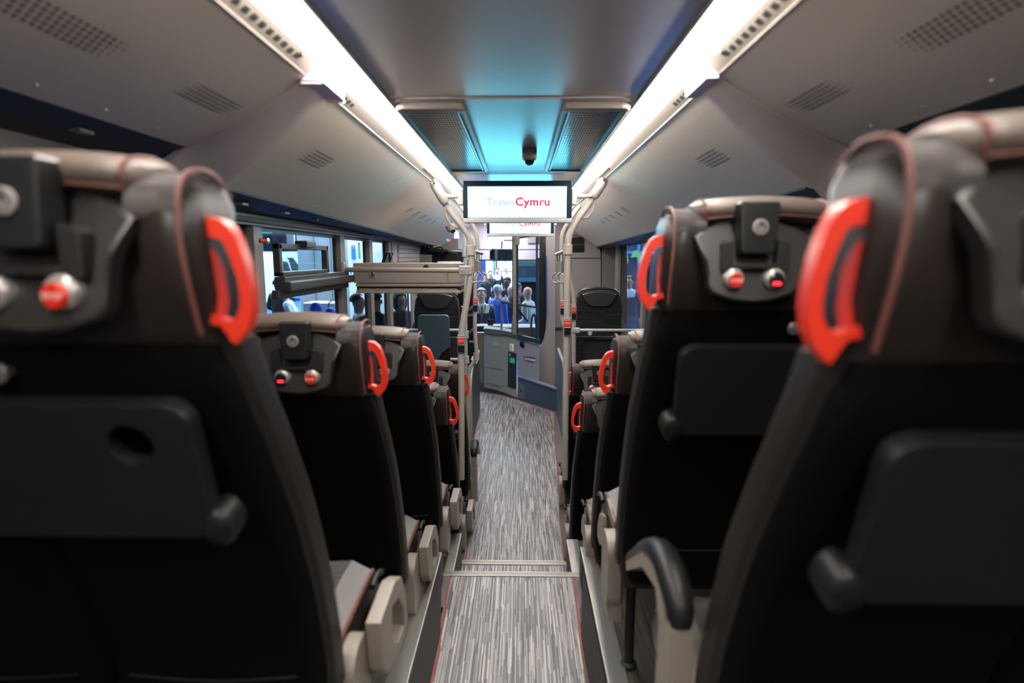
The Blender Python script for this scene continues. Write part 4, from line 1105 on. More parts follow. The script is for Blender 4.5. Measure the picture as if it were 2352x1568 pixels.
slant('slot_panel', [(1167, 809), (1169, 807), (1184, 811), (1186, 814), (1185, 890), (1183, 893), (1168, 889), (1166, 886)], -.012, .02, 'black', r, .003)
slant('green_notice', [(1171, 821), (1182, 823), (1182, 835), (1171, 832)], -.016, .006, 'green_sign', r)
slant('lock_knob', [(1169, 812), (1173, 812), (1173, 818), (1169, 817)], -.025, .02, 'chrome', r, .003)
n_ = slant('red_white_notice', [(1171, 789), (1180, 790), (1180, 806), (1171, 804)], -.010, .008, 'white', r)
slant('notice_mark', [(1172.5, 792), (1176, 792.5), (1174.5, 794), (1174.5, 804), (1172.5, 803.5)], -.014, .004, 'notice_red', n_)
slant('notice_mark', [(1176, 798), (1179, 798.5), (1179, 800), (1176, 799.5)], -.014, .004, 'notice_red', n_)
slant('kick_board', [(1106, 888), (1140, 894), (1188, 912), (1188, 921), (1150, 911), (1100, 905)], .02, .15, 'darkside', r)
# grey flank left of the cabinet
quad_panel('side_flank', [(1092, 764, 8.1), (1112, 764, 8.05), (1112, 896, 8.05), (1092, 893, 8.1)], .1, 'pillar', r)
quad_panel('dark_base', [(1092, 880, 8.06), (1113, 882, 8.0), (1113, 905, 8.0), (1092, 905, 8.0)], .1, 'darkside', r)
# driver's door
r = empty('cab_door', (.05, 7.4, .32), 'lilac-grey driver cab door with a badge, below a framed glass screen', 'door')
slant('door_leaf', [(1188, 778), (1239, 792), (1239, 880), (1188, 862)], 0, .05, 'cabdoor', r, .004)
slant('dark_rail', [(1186, 768), (1240, 780), (1240, 790), (1186, 778)], -.03, .08, 'navy_panel', r, .005)
slant('door_pull', [(1194, 785), (1197, 784), (1201, 785), (1204, 789), (1204, 797), (1201, 799), (1197, 797), (1193, 793)], -.012, .02, 'gloss_black', r, .003)
slant('recess_fold', [(1200, 806), (1230, 814), (1226, 822), (1198, 814)], -.004, .01, 'cabdoor', r, .002)
bd = slant('badge', [(1203, 818), (1230, 822), (1229, 826), (1227, 832), (1206, 827)], -.014, .01, 'navy_panel', r, .001)
q = P(1216.5, 825, dep(1216)); a1 = P(1203, 825, dep(1203)); a2 = P(1230, 825, dep(1230))
ang = math.atan2((a2 - a1).y, (a2 - a1).x)
t = text_mesh('YUTONG', .040, 'white', 'lettering', bd, q - r.location + Vector((0, -.020, 0)), (PI / 2, 0, ang), .0006, .001, 1.12, .25); t['label'] = 'white letters reading YUTONG'
# blue base step with hatch
r = empty('cab_plinth', (.2, 7.3, 0), 'dark blue-grey plinth under the cab door with a small hatch', 'plinth')
slant('plinth_face', [(1189, 864), (1290, 898), (1290, 960), (1189, 922)], .015, .10, 'bluebase', r)
slant('ledge_highlight', [(1189, 862), (1290, 896), (1290, 900), (1189, 865)], -.01, .10, 'pale_highlight', r)  # highlight along the plinth's top ledge, painted as a pale strip
h = slant('hatch', [(1191, 878), (1211, 884), (1211, 924), (1191, 915)], -.002, .02, 'hatch_grey', r, .002)
slant('hatch_door', [(1194, 882), (1208, 886), (1208, 918), (1194, 911)], -.008, .01, 'hatch_grey', h, .002)
slant('hatch_lock', [(1195, 894), (1198, 895), (1198, 900), (1195, 899)], -.012, .01, 'black', h)
# glazed screens around the driver
def framed(name, outer, w, m, gl, label, dfun, cat='screen'):
    cx = sum(p[0] for p in outer) / len(outer); cy = sum(p[1] for p in outer) / len(outer)
    r = empty(name, P(cx, max(p[1] for p in outer), dfun(cx)), label, cat, 'driver screens')
    n = len(outer)
    for i in range(n):
        a = P(outer[i][0], outer[i][1], dfun(outer[i][0])) - r.location; b = P(outer[(i + 1) % n][0], outer[(i + 1) % n][1], dfun(outer[(i + 1) % n][0])) - r.location
        bm = new(); tube(bm, [a, b], w * .6, 4); finish(bm, 'frame_bar', m, r, smooth=0)
    bm = new(); prism(bm, [P(x, y, dfun(x)) - r.location for x, y in outer], (0, .006, 0)); finish(bm, 'pane', gl, r, smooth=0)
    return r
framed('door_screen', [(1188, 546), (1233, 540), (1233, 788), (1188, 766)], .022, 'frame_black', 'glass_clear', 'tall black framed glass screen on the cab door', lambda x: dep(x) - .01)
framed('assault_screen', [(1151, 622), (1181, 624), (1181, 697), (1151, 693)], .008, 'pillar', 'glass_clear', 'small upper glass screen left of the cab door', lambda x: dep(x) + .05)
framed('assault_screen', [(1152, 694), (1180, 697), (1176, 772), (1152, 762)], .024, 'pillar', 'glass_clear', 'small grey framed lower screen on the counter', lambda x: dep(x) + .05)
r = empty('screen_post', P(1182, 768, 7.5), 'grey upright post with black edge in front of the windscreen', 'post')
o0 = r.location
bm = new(); a = P(1182, 480, 7.5) - o0; box(bm, -.020, .020, -.01, .02, 0, a.z, .003); finish(bm, 'post', 'pillar', r)
bm = new(); box(bm, -.034, -.021, -.01, .02, P(1182, 722, 7.5).z - o0.z, a.z); finish(bm, 'edge_strip', 'black', r)
bm = new(); c = P(1190, 552, 7.5) - o0; box(bm, c.x - .03, c.x + .02, -.06, .0, c.z - .06, c.z + .05, .01); finish(bm, 'latch', 'pillar', r)
r = empty('cross_bar', P(1190, 697, 7.46), 'black bar across the driver screens', 'bar')
bm = new(); tube(bm, [P(1150, 693, 7.75) - r.location, P(1234, 706, 7.3) - r.location], .014, 6); finish(bm, 'bar', 'black', r)
bm = new(); tube(bm, [P(1184, 702, 7.8) - r.location, P(1212, 738, 7.8) - r.location], .014, 6); finish(bm, 'stay', 'black', r)
# interior mirror
c = P(1152, 585, 8.2); r = empty('rear_view_mirror', c, 'wide rounded interior mirror hanging above the windscreen', 'mirror')
hw = (P(1180, 585, 8.2).x - P(1124, 585, 8.2).x) / 2; hh = (P(1152, 570, 8.2).z - P(1152, 599, 8.2).z) / 2
mt = Matrix.Rotation(.22, 4, 'Z') @ Matrix.Rotation(.05, 4, 'X')
bm = new(); plate(bm, rrect(-hw, hw, -hh, hh, .04), (), .02, mt, 0, .005); finish(bm, 'housing', 'chrome', r, smooth=40)
bm = new(); plate(bm, rrect(-hw + .014, hw - .014, -hh + .012, hh - .012, .032), (), .004, Matrix.Translation((0, -.02, 0)) @ mt, 0, 0); finish(bm, 'mirror_face', 'mirror', r, smooth=0)
bm = new(); tube(bm, [(.0, .02, hh * .6), (0, .2, hh + .1)], .01, 8); finish(bm, 'arm', 'black', r)

# louvred wall panel front left and dark equipment shelf
r = empty('trim_1', (0, 0, 0), 'ribbed grey wall panel ahead of the left windows', kind='structure')
xw = sx(-1, WH) + .004
def wp(y, py): return P(1195 - (-xw) * F / y, py, y).z
bm = new(); box(bm, xw - .02, xw, 5.52, 7.05, EYE - .10, EYE + .145, .004); finish(bm, 'panel', 'bulk', r)
for k in range(4):
    z = EYE - .06 + k * .045
    bm = new(); box(bm, xw - .002, xw + .012, 5.75, 6.95, z, z + .038, .004); finish(bm, 'slat', 'bulk', r)
bm = new(); box(bm, xw - .02, xw, 6.45, 7.68, .95, EYE - .10, .004); finish(bm, 'panel', 'bulk', r)
r = empty('equipment_shelf', P(1020, 603, 7.2), 'black equipment shelf with cables high on the front left', 'shelf')
o0 = r.location
quad_panel('box', [(980, 576, 7.3), (1066, 578, 7.2), (1066, 604, 7.2), (980, 604, 7.3)], .3, 'black', r, .005)
quad_panel('side_box', [(964, 584, 7.0), (987, 585, 7.0), (987, 606, 7.0), (964, 606, 7.0)], .2, 'pillar', r, .005)
quad_panel('post', [(966, 560, 7.1), (974, 560, 7.1), (974, 584, 7.1), (966, 584, 7.1)], .1, 'black', r)
quad_panel('top_plate', [(976, 568, 7.1), (1022, 574, 7.1), (1030, 579, 7.1), (976, 576, 7.1)], .15, 'gloss_black', r)
for k, pts in enumerate((((978, 574), (984, 562), (988, 561), (990, 570)), ((1000, 572), (1003, 565), (1012, 566), (1020, 575)), ((1014, 580), (1024, 574), (1036, 582), (1046, 578)), ((990, 572), (1010, 578), (1030, 576), (1050, 584)))):
    bm = new(); tube(bm, smooth_path([P(x, y, 7.08) - o0 for x, y in pts], 4), .012, 6); finish(bm, 'cable', 'black', r)
quad_panel('yellow_tag', [(995, 566, 7.0), (1013, 562, 7.0), (1014, 564, 7.0), (996, 568, 7.0)], .02, 'yellow', r)
quad_panel('painted_glow', [(1005, 600, 7.15), (1058, 600, 7.15), (1060, 606, 7.15), (1005, 606, 7.15)], .02, 'white', r)  # plain white strip painted in for glow from the windscreen
# dark doorway region left of the windscreen
r = empty('door_1', (P(1072, 700, 7.4).x - .3, 7.45, 0), 'dark folded entrance door at the front left', kind='structure')
o0 = r.location
quad_panel('door_leaf', [(1060, 604, 7.4), (1094, 604, 7.4), (1095, 800, 7.4), (1094, 905, 7.4), (1060, 905, 7.4)], .05, 'gloss_black', r, .005)
quad_panel('door_leaf', [(950, 606, 7.5), (1060, 606, 7.5), (1060, 905, 7.5), (950, 905, 7.5)], .05, 'gloss_black', r, .005)

# small fittings on the left cove
c = P(1036, 524, 5.0); r = empty('dome_camera', c, 'grey dome camera on the left sloping panel near the front', 'camera')
mt = Matrix.Rotation(math.radians(-28), 4, 'Y')
bm = new(); lathe(bm, [(.040, .03), (.040, -.012), (.036, -.022), (.026, -.026)], (0, 0, 0), 'Z', 24)
for v in bm.verts: v.co = mt @ v.co
finish(bm, 'housing', 'cam_grey', r, smooth=40)
bm = new(); lathe(bm, [(.026, -.022), (.023, -.034), (.014, -.044), (.001, -.047)], (.004, -.006, 0), 'Z', 20)
for v in bm.verts: v.co = mt @ v.co
finish(bm, 'lens_dome', 'lens', r, smooth=80)
c = P(1048, 541, 5.8); r = empty('smoke_detector', c, 'small white cone-shaped detector at the front of the left sloping panel', 'detector')
bm = new(); lathe(bm, [(.022, .045), (.03, -.01), (.030, -.03), (.012, -.034)], (0, 0, 0), 'Z', 18); finish(bm, 'body', 'white', r, smooth=40)
c = P(1029, 551, 5.6); r = empty('status_lamp', c, 'tiny green and red lit lamp on the left sloping panel', 'lamp')
bm = new(); box(bm, -.016, .004, -.004, .02, -.010, .010, .003); finish(bm, 'green_lamp', 'greenled', r)
bm = new(); box(bm, .006, .024, -.004, .02, -.014, .002, .003); finish(bm, 'red_lamp', 'led', r)

# opening hopper pane in the second left window -----------------------------
xw = sx(-1, WH) + .02
def hz(py, y): return P(1195, py, y).z
r = empty('window_vent', (xw, 3.15, EYE - .20), 'black framed opening pane fixed inside the second left window', 'opening window')
o0 = Vector(r.location)
def wbox(bm, y0, y1, z0, z1, x0=0, x1=.035, bev=.004): box(bm, x0, x1, y0 - o0.y, y1 - o0.y, z0 - o0.z, z1 - o0.z, bev)
zt, zb = EYE + .062, EYE - .10
for y0, y1, z0, z1 in ((2.80, 3.52, zt - .028, zt), (2.80, 3.52, zb, zb + .022), (2.80, 2.835, zb, zt), (3.49, 3.525, zb, zt)):
    bm = new(); wbox(bm, y0, y1, z0, z1); finish(bm, 'frame_bar', 'frame_black', r)
bm = new(); wbox(bm, 2.80, 3.86, EYE - .135, EYE - .102, 0, .055, .004); finish(bm, 'sill', 'frame_black', r)
bm = new(); wbox(bm, 2.80, 3.90, EYE - .175, EYE - .125, .0, .085, .01); finish(bm, 'sill', 'frame_black', r)
bm = new(); wbox(bm, 2.78, 3.93, EYE - .215, EYE - .165, -.01, .03, .01); finish(bm, 'lower_rail', 'frame_black', r)
bm = new(); wbox(bm, 3.08, 3.22, EYE + .045, EYE + .082, .0, .07, .006); finish(bm, 'latch', 'frame_black', r)
bm = new(); wbox(bm, 2.82, 3.50, zb + .01, zt - .01, .008, .014, 0); finish(bm, 'pane', 'glass', r, smooth=0)
# emergency hammer on the pillar, exit label
r = empty('emergency_hammer', (xw + .015, 2.66, EYE + .07), 'small red emergency hammer with brass tip on the left window pillar', 'hammer')
bm = new(); tube(bm, [(.0, -.02, 0), (.02, 0, .0)], .011, 10); finish(bm, 'holder', 'notice_red', r)
bm = new(); lathe(bm, [(.006, -.01), (.007, .0), (.014, .004), (.014, .012), (.005, .016)], (.02, .0, 0), 'X', 14); finish(bm, 'tip', 'brass', r)
r = empty('exit_label', (xw + .0, 4.32, EYE - .02), 'narrow green upright label on the third left window', 'label')
bm = new(); box(bm, .0, .003, -.02, .02, -.0, .12); finish(bm, 'sheet', 'green_sign', r, smooth=0)
bm = new()
for k in range(5): box(bm, .003, .004, -.008, .008, .018 + k * .019, .028 + k * .019)
finish(bm, 'print_marks', 'white', r, smooth=0, kind='stuff')
# seat rail on the right platform floor near the camera, dark strut
r = empty('floor_rail', P(1490, 1500, 2.05), 'thin steel rail fixed on the right platform floor', 'rail')
bm = new(); a = P(1468, 1440, 2.13); b = P(1508, 1568, 1.83)
for k in (-.006, .006): tube(bm, [a - r.location + Vector((k, 0, .02)), b - r.location + Vector((k, 0, .02))], .004, 6)
finish(bm, 'rail_pair', 'metal', r, kind='stuff')
# seat belt buckle hanging at the second right seat
q = P(1795, 1040, 1.36)
r = empty('seat_belt', q, 'red seat belt tongue hanging beside the second right seat', 'seat belt')
bm = new(); box(bm, -.012, .020, -.004, .004, .0, .045, .003); finish(bm, 'strap', 'notice_red', r)
bm = new(); box(bm, -.012, .010, -.006, .006, -.028, .0, .004); finish(bm, 'tongue', 'chrome', r)
# ---------------------------------------------------------------- exhibition hall outside
G = -.35
M['carpet'] = mat('blue_carpet', (0.03, 0.17, 0.55), 0.9, var=.15, vscale=3)
M['hall_floor'] = mat('hall_floor', (0.10, 0.11, 0.13), 0.6)
M['booth'] = mat('white_booth_wall', (0.80, 0.84, 0.88), 0.5)
M['booth_blue'] = mat('blue_booth_wall', (0.03, 0.22, 0.60), 0.5)
M['purple'] = mat('purple_band', (0.06, 0.03, 0.22), 0.5)
M['drape'] = mat('blue_drape', (0.01, 0.07, 0.50), 0.7)
M['van_white'] = mat('van_white_paint', (0.80, 0.82, 0.85), 0.25)
M['van_red'] = mat('van_red_paint', (0.5, 0.02, 0.03), 0.3)
M['tyre'] = mat('tyre', (0.012, 0.012, 0.012), 0.8)
M['car_glass'] = mat('car_glass', (0.03, 0.05, 0.06), 0.08)
M['navy'] = mat('navy_backdrop', (0.010, 0.022, 0.065), 0.6)
M['leaf'] = mat('green_leaf', (0.16, 0.42, 0.14), 0.5)
M['litpanel'] = mat('lit_panel', (0.1, 0.1, 0.1), 0.5, emit=(0.35, 0.80, 1.0), es=0.8)
M['litwhite'] = mat('lit_white_sign', (0.1, 0.1, 0.1), 0.5, emit=(0.85, 0.93, 1.0), es=1.0)
M['blue_fabric'] = mat('royal_blue_cloth', (0.005, 0.055, 0.40), 0.7)
for k, c in {'skin_pale': (.62, .36, .28), 'skin_dark': (.10, .045, .03), 'skin_mid': (.38, .20, .14), 'suit': (.012, .025, .055), 'suit_black': (.010, .012, .018),
             'shirt': (.70, .74, .80), 'tee': (.010, .010, .013), 'grey_shirt': (.30, .36, .37), 'coat_blue': (.01, .08, .42), 'trouser': (.03, .04, .05),
             'hair_grey': (.45, .44, .43), 'hair_dark': (.02, .013, .01), 'hair_brown': (.06, .04, .03), 'tie': (.16, .10, .10), 'greens': (.05, .10, .10)}.items():
    M[k] = mat(k, c, .6)
o = empty('hall_ground', (0, 0, 0), 'dark exhibition hall floor around the bus', kind='structure')
bm = new(); box(bm, -30, 30, -6, 45, G - .05, G); finish(bm, 'ground', 'hall_floor', o, smooth=0)
bm = new(); box(bm, -9, 9, 9.3, 40, G, G + .006); finish(bm, 'carpet', 'carpet', o, smooth=0)
bm = new(); box(bm, -26, -2.2, -3, 40, G, G + .006); finish(bm, 'carpet', 'carpet', o, smooth=0)

def person(loc, rz, h, label, top, bottom, skin, hair=None, shirt=None, tie=None, lanyard=False, arms='down', glasses=False, bald=False, lean=0.0, group=None, hood=False, backpack=False):
    k = h / 1.75
    V = []; R = []; E = []
    def v(x, y, z, r, par=None, ry=None):
        V.append((x * k, (y - lean * max(0, z - .9)) * k, z * k)); R.append((r * k, (ry or r) * k))
        if par is not None: E.append((par, len(V) - 1))
        return len(V) - 1
    pel = v(0, 0, .96, .145, None, .105); sp = v(0, .0, 1.14, .135, pel, .10); ch = v(0, 0, 1.33, .165, sp, .115)
    nb = v(0, .0, 1.455, .075, ch, .07); nk = v(0, -.004, 1.515, .060, nb); h1 = v(0, -.020, 1.585, .070, nk, .088); h2 = v(0, -.006, 1.650, .086, h1, .104); v(0, .004, 1.722, .040, h2, .052)
    for s in (-1, 1):
        sh = v(s * .175, 0, 1.405, .072, ch)
        if arms == 'down': el = v(s * .225, .03, 1.13, .050, sh); wr = v(s * .235, -.05, .90, .032, el); pm = v(s * .235, -.07, .835, .034, wr, .022); dr = Vector((0, -.1, -1))
        elif arms == 'up': el = v(s * .24, -.12, 1.17, .050, sh); wr = v(s * .10, -.30, 1.38, .032, el); pm = v(s * .075, -.32, 1.44, .032, wr, .022); dr = Vector((-s * .2, -.1, 1))
        else: el = v(s * .235, .04, 1.14, .050, sh); wr = v(s * .12, -.17, 1.06, .032, el); pm = v(s * .07, -.21, 1.06, .034, wr, .022); dr = Vector((-s * .8, -.5, .05))
        dr.normalize(); side = dr.cross(Vector((s * 1.0, 0, 0)) if abs(dr.x) < .6 else Vector((0, 0, 1))).normalized(); P0 = Vector((V[pm][0] / k, V[pm][1] / k + lean * 0, V[pm][2] / k))
        for j, (off, ln) in enumerate(((-.024, .066), (-.008, .078), (.008, .074), (.023, .058))):
            a = P0 + side * off + dr * .034; b = a + dr * ln * .55; c = b + (dr * .8 + Vector((0, -.5, 0))).normalized() * ln * .45
            i1 = len(V); V.append(tuple(a * k)); R.append((.0098 * k,) * 2); E.append((pm, i1))
            V.append(tuple(b * k)); R.append((.0085 * k,) * 2); E.append((i1, i1 + 1)); V.append(tuple(c * k)); R.append((.007 * k,) * 2); E.append((i1 + 1, i1 + 2))
        a = P0 - side * .034 + dr * .008; b = a + (dr * .8 - side * .5).normalized() * .045
        i1 = len(V); V.append(tuple(a * k)); R.append((.011 * k,) * 2); E.append((pm, i1)); V.append(tuple(b * k)); R.append((.009 * k,) * 2); E.append((i1, i1 + 1))
        hp = v(s * .088, 0, .88, .098, pel); kn = v(s * .10, -.012, .50, .066, hp); an = v(s * .105, .02, .10, .043, kn); v(s * .11, -.045, .045, .042, an); v(s * .115, -.14, .035, .036, len(V) - 1)
    me = bpy.data.meshes.new('sk'); me.from_pydata(V, E, [])
    ob = bpy.data.objects.new('sk', me); COL.objects.link(ob)
    md = ob.modifiers.new('s', 'SKIN'); md.use_smooth_shade = True
    if not me.skin_vertices: me.attributes.new  # created by the modifier below
    bmt = bmesh.new(); bmt.from_mesh(me); lay = bmt.verts.layers.skin.verify(); bmt.verts.ensure_lookup_table()
    for i, q in enumerate(bmt.verts): q[lay].radius = R[i]; q[lay].use_root = (i == 0)
    bmt.to_mesh(me); bmt.free()
    ob.modifiers.new('u', 'SUBSURF').levels = 1
    dg = bpy.context.evaluated_depsgraph_get(); m2 = bpy.data.meshes.new_from_object(ob.evaluated_get(dg))
    bpy.data.objects.remove(ob)
    mats = [skin, top, bottom, 'suit_black', shirt or top]
    m2.materials.clear()
    for q in mats: m2.materials.append(M[q])
    for f in m2.polygons:
        c = f.center / k; x, y, z = c; i = 1
        y += lean * max(0, z - .9)
        hand = (arms == 'down' and abs(x) > .17 and z < .885) or (arms == 'up' and z > 1.395 and y < -.26) or (arms == 'fold' and y < -.185)
        if z > 1.49 or hand: i = 0
        elif z < .075: i = 3
        elif z < .93 and abs(x) < .19: i = 2
        elif shirt and y < -.02 and z > 1.08 and abs(x) < .028 + (z - 1.08) * .14 + (.1 if z > 1.47 else 0): i = 4
        elif shirt and z > 1.462: i = 4
        f.material_index = i
    m2.shade_smooth()
    m2.name = 'person'
    o = bpy.data.objects.new('person', m2); COL.objects.link(o); o.location = loc; o.rotation_euler = (0, 0, rz)
    tag(o, label, 'person', group)
    ly = -lean * .74
    def child(nm, bm, m, sm=60):
        for q in bm.verts: q.co = Vector((q.co.x, q.co.y + ly, q.co.z)) * k
        return finish(bm, nm, m, o, smooth=sm)
    bm = new(); b = new(); bmesh.ops.create_uvsphere(b, u_segments=10, v_segments=6, radius=1)
    for q in b.verts: q.co = Vector((q.co.x * .012, -.098 + q.co.y * .020, 1.605 + q.co.z * .022))
    merge(bm, b); child('nose', bm, skin)
    for s in (-1, 1):
        bm = new(); b = new(); bmesh.ops.create_uvsphere(b, u_segments=8, v_segments=6, radius=1)
        for q in b.verts: q.co = Vector((s * .030 + q.co.x * .011, -.092 + q.co.y * .006, 1.628 + q.co.z * .006))
        merge(bm, b); child('eye', bm, 'hair_dark')
        bm = new(); b = new(); bmesh.ops.create_uvsphere(b, u_segments=8, v_segments=6, radius=1)
        for q in b.verts: q.co = Vector((s * .080 + q.co.x * .009, .0 + q.co.y * .018, 1.615 + q.co.z * .030))
        merge(bm, b); child('ear', bm, skin)
    bm = new(); box(bm, -.024, .024, -.095, -.080, 1.568, 1.576, .003); child('mouth', bm, 'van_red' if 0 else 'tie')
    if hair and not bald:
        bm = new(); b = new(); bmesh.ops.create_uvsphere(b, u_segments=16, v_segments=10, radius=1)
        dl = [q for q in b.verts if (q.co.z < -.1 and q.co.y < .15) or q.co.z < -.55 or (q.co.y < -.55 and q.co.z < .38)]
        bmesh.ops.delete(b, geom=dl, context='VERTS')
        for q in b.verts: q.co = Vector((q.co.x * .088, .008 + q.co.y * .103, 1.668 + q.co.z * .092))
        merge(bm, b); child('hair', bm, hair)
    if hood:
        bm = new(); lathe(bm, [(.085, 1.47), (.112, 1.53), (.118, 1.62), (.10, 1.72), (.05, 1.77), (.002, 1.78)], (0, .060, 0), 'Z', 16); child('hood', bm, hair or top)
    if glasses:
        bm = new()
        for s in (-1, 1): tube(bm, [(s * .032 + .020 * math.cos(t), -.106, 1.626 + .015 * math.sin(t)) for t in [2 * PI * j / 12 for j in range(12)]], .0022, 5, closed=True)
        for s in (-1, 1): tube(bm, [(s * .052, -.104, 1.63), (s * .084, .0, 1.635)], .002, 5)
        child('glasses', bm, 'hair_dark')
    if tie:
        bm = new(); plate(bm, [(-.016, 1.44), (.016, 1.44), (.030, 1.05), (0, 1.01), (-.030, 1.05)], (), .012, Matrix.Translation((0, -.116, 0)) @ Matrix.Rotation(-.03, 4, 'X')); child('tie', bm, tie, 30)
    if lanyard:
        bm = new(); tube(bm, [(-.07, -.05, 1.47), (-.035, -.125, 1.30), (0, -.140, 1.14)], .007, 5); tube(bm, [(.07, -.05, 1.47), (.035, -.125, 1.30), (0, -.140, 1.14)], .007, 5); ln = child('lanyard', bm, 'suit')
        bm = new(); box(bm, -.045, .045, -.152, -.142, 1.0, 1.14, .003); child('badge', bm, 'white', 30)
    if backpack:
        bm = new(); box(bm, -.14, .14, .10, .24, 1.02, 1.42, .05); child('backpack', bm, top)
    return o
def at(px, py, d, up=0): p = P(px, py, d); return (p.x, p.y, G)
LF = -PI * .55
person(at(822, 700, 7.8), PI * .62, 1.78, 'man in glasses and a dark blue suit seen in profile through the third left window', 'suit', 'suit', 'skin_mid', 'hair_brown', 'shirt', 'suit', False, 'fold', True)
person(at(640, 700, 12.2), PI * .9, 1.80, 'person in a dark jacket seen from behind through the second left window', 'suit_black', 'trouser', 'skin_mid', 'hair_dark', arms='fold')
person(at(683, 700, 11.0), -PI * .45, 1.70, 'person in a white shirt bending beside the blue seats outside', 'shirt', 'trouser', 'skin_pale', 'hair_brown', arms='fold', lean=.35)
person(at(862, 700, 7.4), PI, 1.84, 'person in a dark suit standing with the back turned behind the narrow left windows', 'suit_black', 'suit_black', 'skin_mid', 'hair_dark', arms='fold')
person(at(921, 700, 8.7), 0.5, 1.74, 'person with long dark hair and a dark jacket through the last left window', 'suit_black', 'trouser', 'skin_mid', 'hair_dark', arms='fold', hood=True)
person(at(1106, 700, 9.9), .12, 1.74, 'grey-haired smiling man in a navy suit with a lanyard, just outside the windscreen', 'suit', 'suit', 'skin_pale', 'hair_grey', 'shirt', 'tie', True, 'down')
person(at(1143, 700, 11.4), PI * .8, 1.72, 'person in a bright blue coat seen from behind through the windscreen', 'coat_blue', 'trouser', 'skin_pale', 'hair_grey', arms='down')
person(at(1165, 700, 13.5), -.2, 1.80, 'dark-skinned man looking towards the bus behind the small glass screen', 'suit', 'trouser', 'skin_dark', 'hair_dark', arms='fold')
person(at(1174, 700, 12.0), -.5, 1.70, 'person holding up a phone in front of the windscreen', 'tee', 'trouser', 'skin_pale', bald=True, arms='up')
person(at(1213, 700, 10.4), -PI * .62, 1.76, 'bald man in a pale grey shirt seen in profile through the cab door glass', 'grey_shirt', 'trouser', 'skin_pale', bald=True, arms='fold')
person(at(1191, 700, 14.8), PI * .8, 1.60, 'dark-haired person in black behind the screen post', 'tee', 'tee', 'skin_mid', 'hair_dark', arms='fold')
person(at(1126, 640, 21), .1, 1.76, 'distant man in a black T-shirt with a white lanyard', 'tee', 'tee', 'skin_pale', 'hair_dark', lanyard=True)
person(at(1142, 640, 22), -.1, 1.84, 'distant man in an open dark suit and pale shirt', 'suit_black', 'suit', 'skin_pale', 'hair_brown', 'shirt')
person(at(1115, 640, 19), .8, 1.72, 'distant person in black beside the blue drape', 'tee', 'tee', 'skin_pale', 'hair_dark')
person(at(1163, 640, 27), .2, 1.70, 'far person in white near the bright stands', 'shirt', 'trouser', 'skin_pale', 'hair_brown')
person(at(1222, 640, 20), .4, 1.75, 'distant person in a patterned grey top through the cab door glass', 'greens', 'suit_black', 'skin_mid', 'hair_dark', arms='fold')
person(at(1207, 640, 21), -.4, 1.75, 'distant person in a white shirt through the cab door glass', 'shirt', 'trouser', 'skin_pale', 'hair_dark')
person(at(1444, 690, 12.6), -.25, 1.86, 'man in a dark jacket and pale shirt standing outside the right window', 'suit', 'greens', 'skin_mid', 'hair_dark', 'shirt')

# booths and backdrops
def slab(name, px0, px1, z0, z1, d, m, label, cat, th=.12, parts=()):
    a = P(px0, 600, d).x; b = P(px1, 600, d).x
    r = empty(name, ((a + b) / 2, d, z0 + G), label, cat); hx = (b - a) / 2
    bm = new(); box(bm, -hx, hx, 0, th, 0, z1 - z0, .01); finish(bm, 'board', m, r, smooth=0)
    for nm, u0, u1, w0, w1, mm in parts:
        bm = new(); box(bm, -hx + u0 * 2 * hx, -hx + u1 * 2 * hx, -.025, .0, w0, w1, .004); finish(bm, nm, mm, r, smooth=0)
    return r
def zat(py, d): return EYE - (py - 588) / F * d - G     # height above the hall ground
d = 15.0
slab('booth_wall', 684, 800, 0, zat(520, d), d, 'booth', 'tall white booth wall filling most of the second left window', 'wall', parts=(('joint', .66, .665, 0, 3.4, 'pillar'), ('joint', .33, .333, 0, 3.4, 'pillar')))
slab('booth_wall', 802, 960, 0, 3.2, 16.5, 'booth', 'white booth wall behind the narrow left windows', 'wall', parts=(('poster', .04, .10, 2.2, 2.6, 'booth_blue'), ('joint', .5, .504, 0, 3.2, 'pillar'), ('poster', .0, .03, 1.6, 1.9, 'booth_blue')))
slab('banner_wall', 560, 684, 0, zat(578, 33), 33, 'booth', 'white and blue banner wall with a purple band behind the van', 'banner', parts=(('blue_panel', .0, .64, 1.9, 2.5, 'booth_blue'), ('purple_band', .45, 1.0, 1.30, 1.76, 'purple')))
slab('dark_fascia', 600, 662, 2.9, 3.3, 16, 'hair_dark', 'dark overhead fascia seen above the opening pane', 'fascia', .4)
slab('hanging_sign', 661, 678, 2.55, 3.1, 13, 'booth', 'white rounded hanging sign above the opening pane', 'sign', .08)
slab('teal_panel', 540, 605, 0, 3.6, 36, 'booth_blue', 'blue wall far behind the red and white van', 'wall')
slab('low_counter', 690, 765, 0, 1.25, 12.6, 'booth', 'long white counter outside the second left window', 'counter', .6)
slab('parcel_box', 928, 948, .7, .95, 7.6, 'white', 'white box on a stand outside the last left window', 'box', .25, (('red_base', .1, .6, -.2, .0, 'van_red'),))
slab('blue_drape', 1098, 1115, 0, 3.2, 24, 'drape', 'tall blue drape at the left edge of the windscreen', 'drape', .3, tuple(('fold', .08 + .2 * k, .16 + .2 * k, 0, 3.2, 'drape') for k in range(5)))
slab('exhibition_stand', 1115, 1160, 0, 3.4, 30, 'booth', 'white and pale blue exhibition stand far ahead on the left', 'stand', parts=(('lit_sign', .1, .35, 2.0, 3.2, 'litwhite'), ('lit_sign', .62, .95, 2.2, 2.9, 'litwhite'), ('blue_stripe', .40, .48, 0, 3.2, 'booth_blue'), ('dark_door', .52, .60, 0, 2.2, 'navy')))
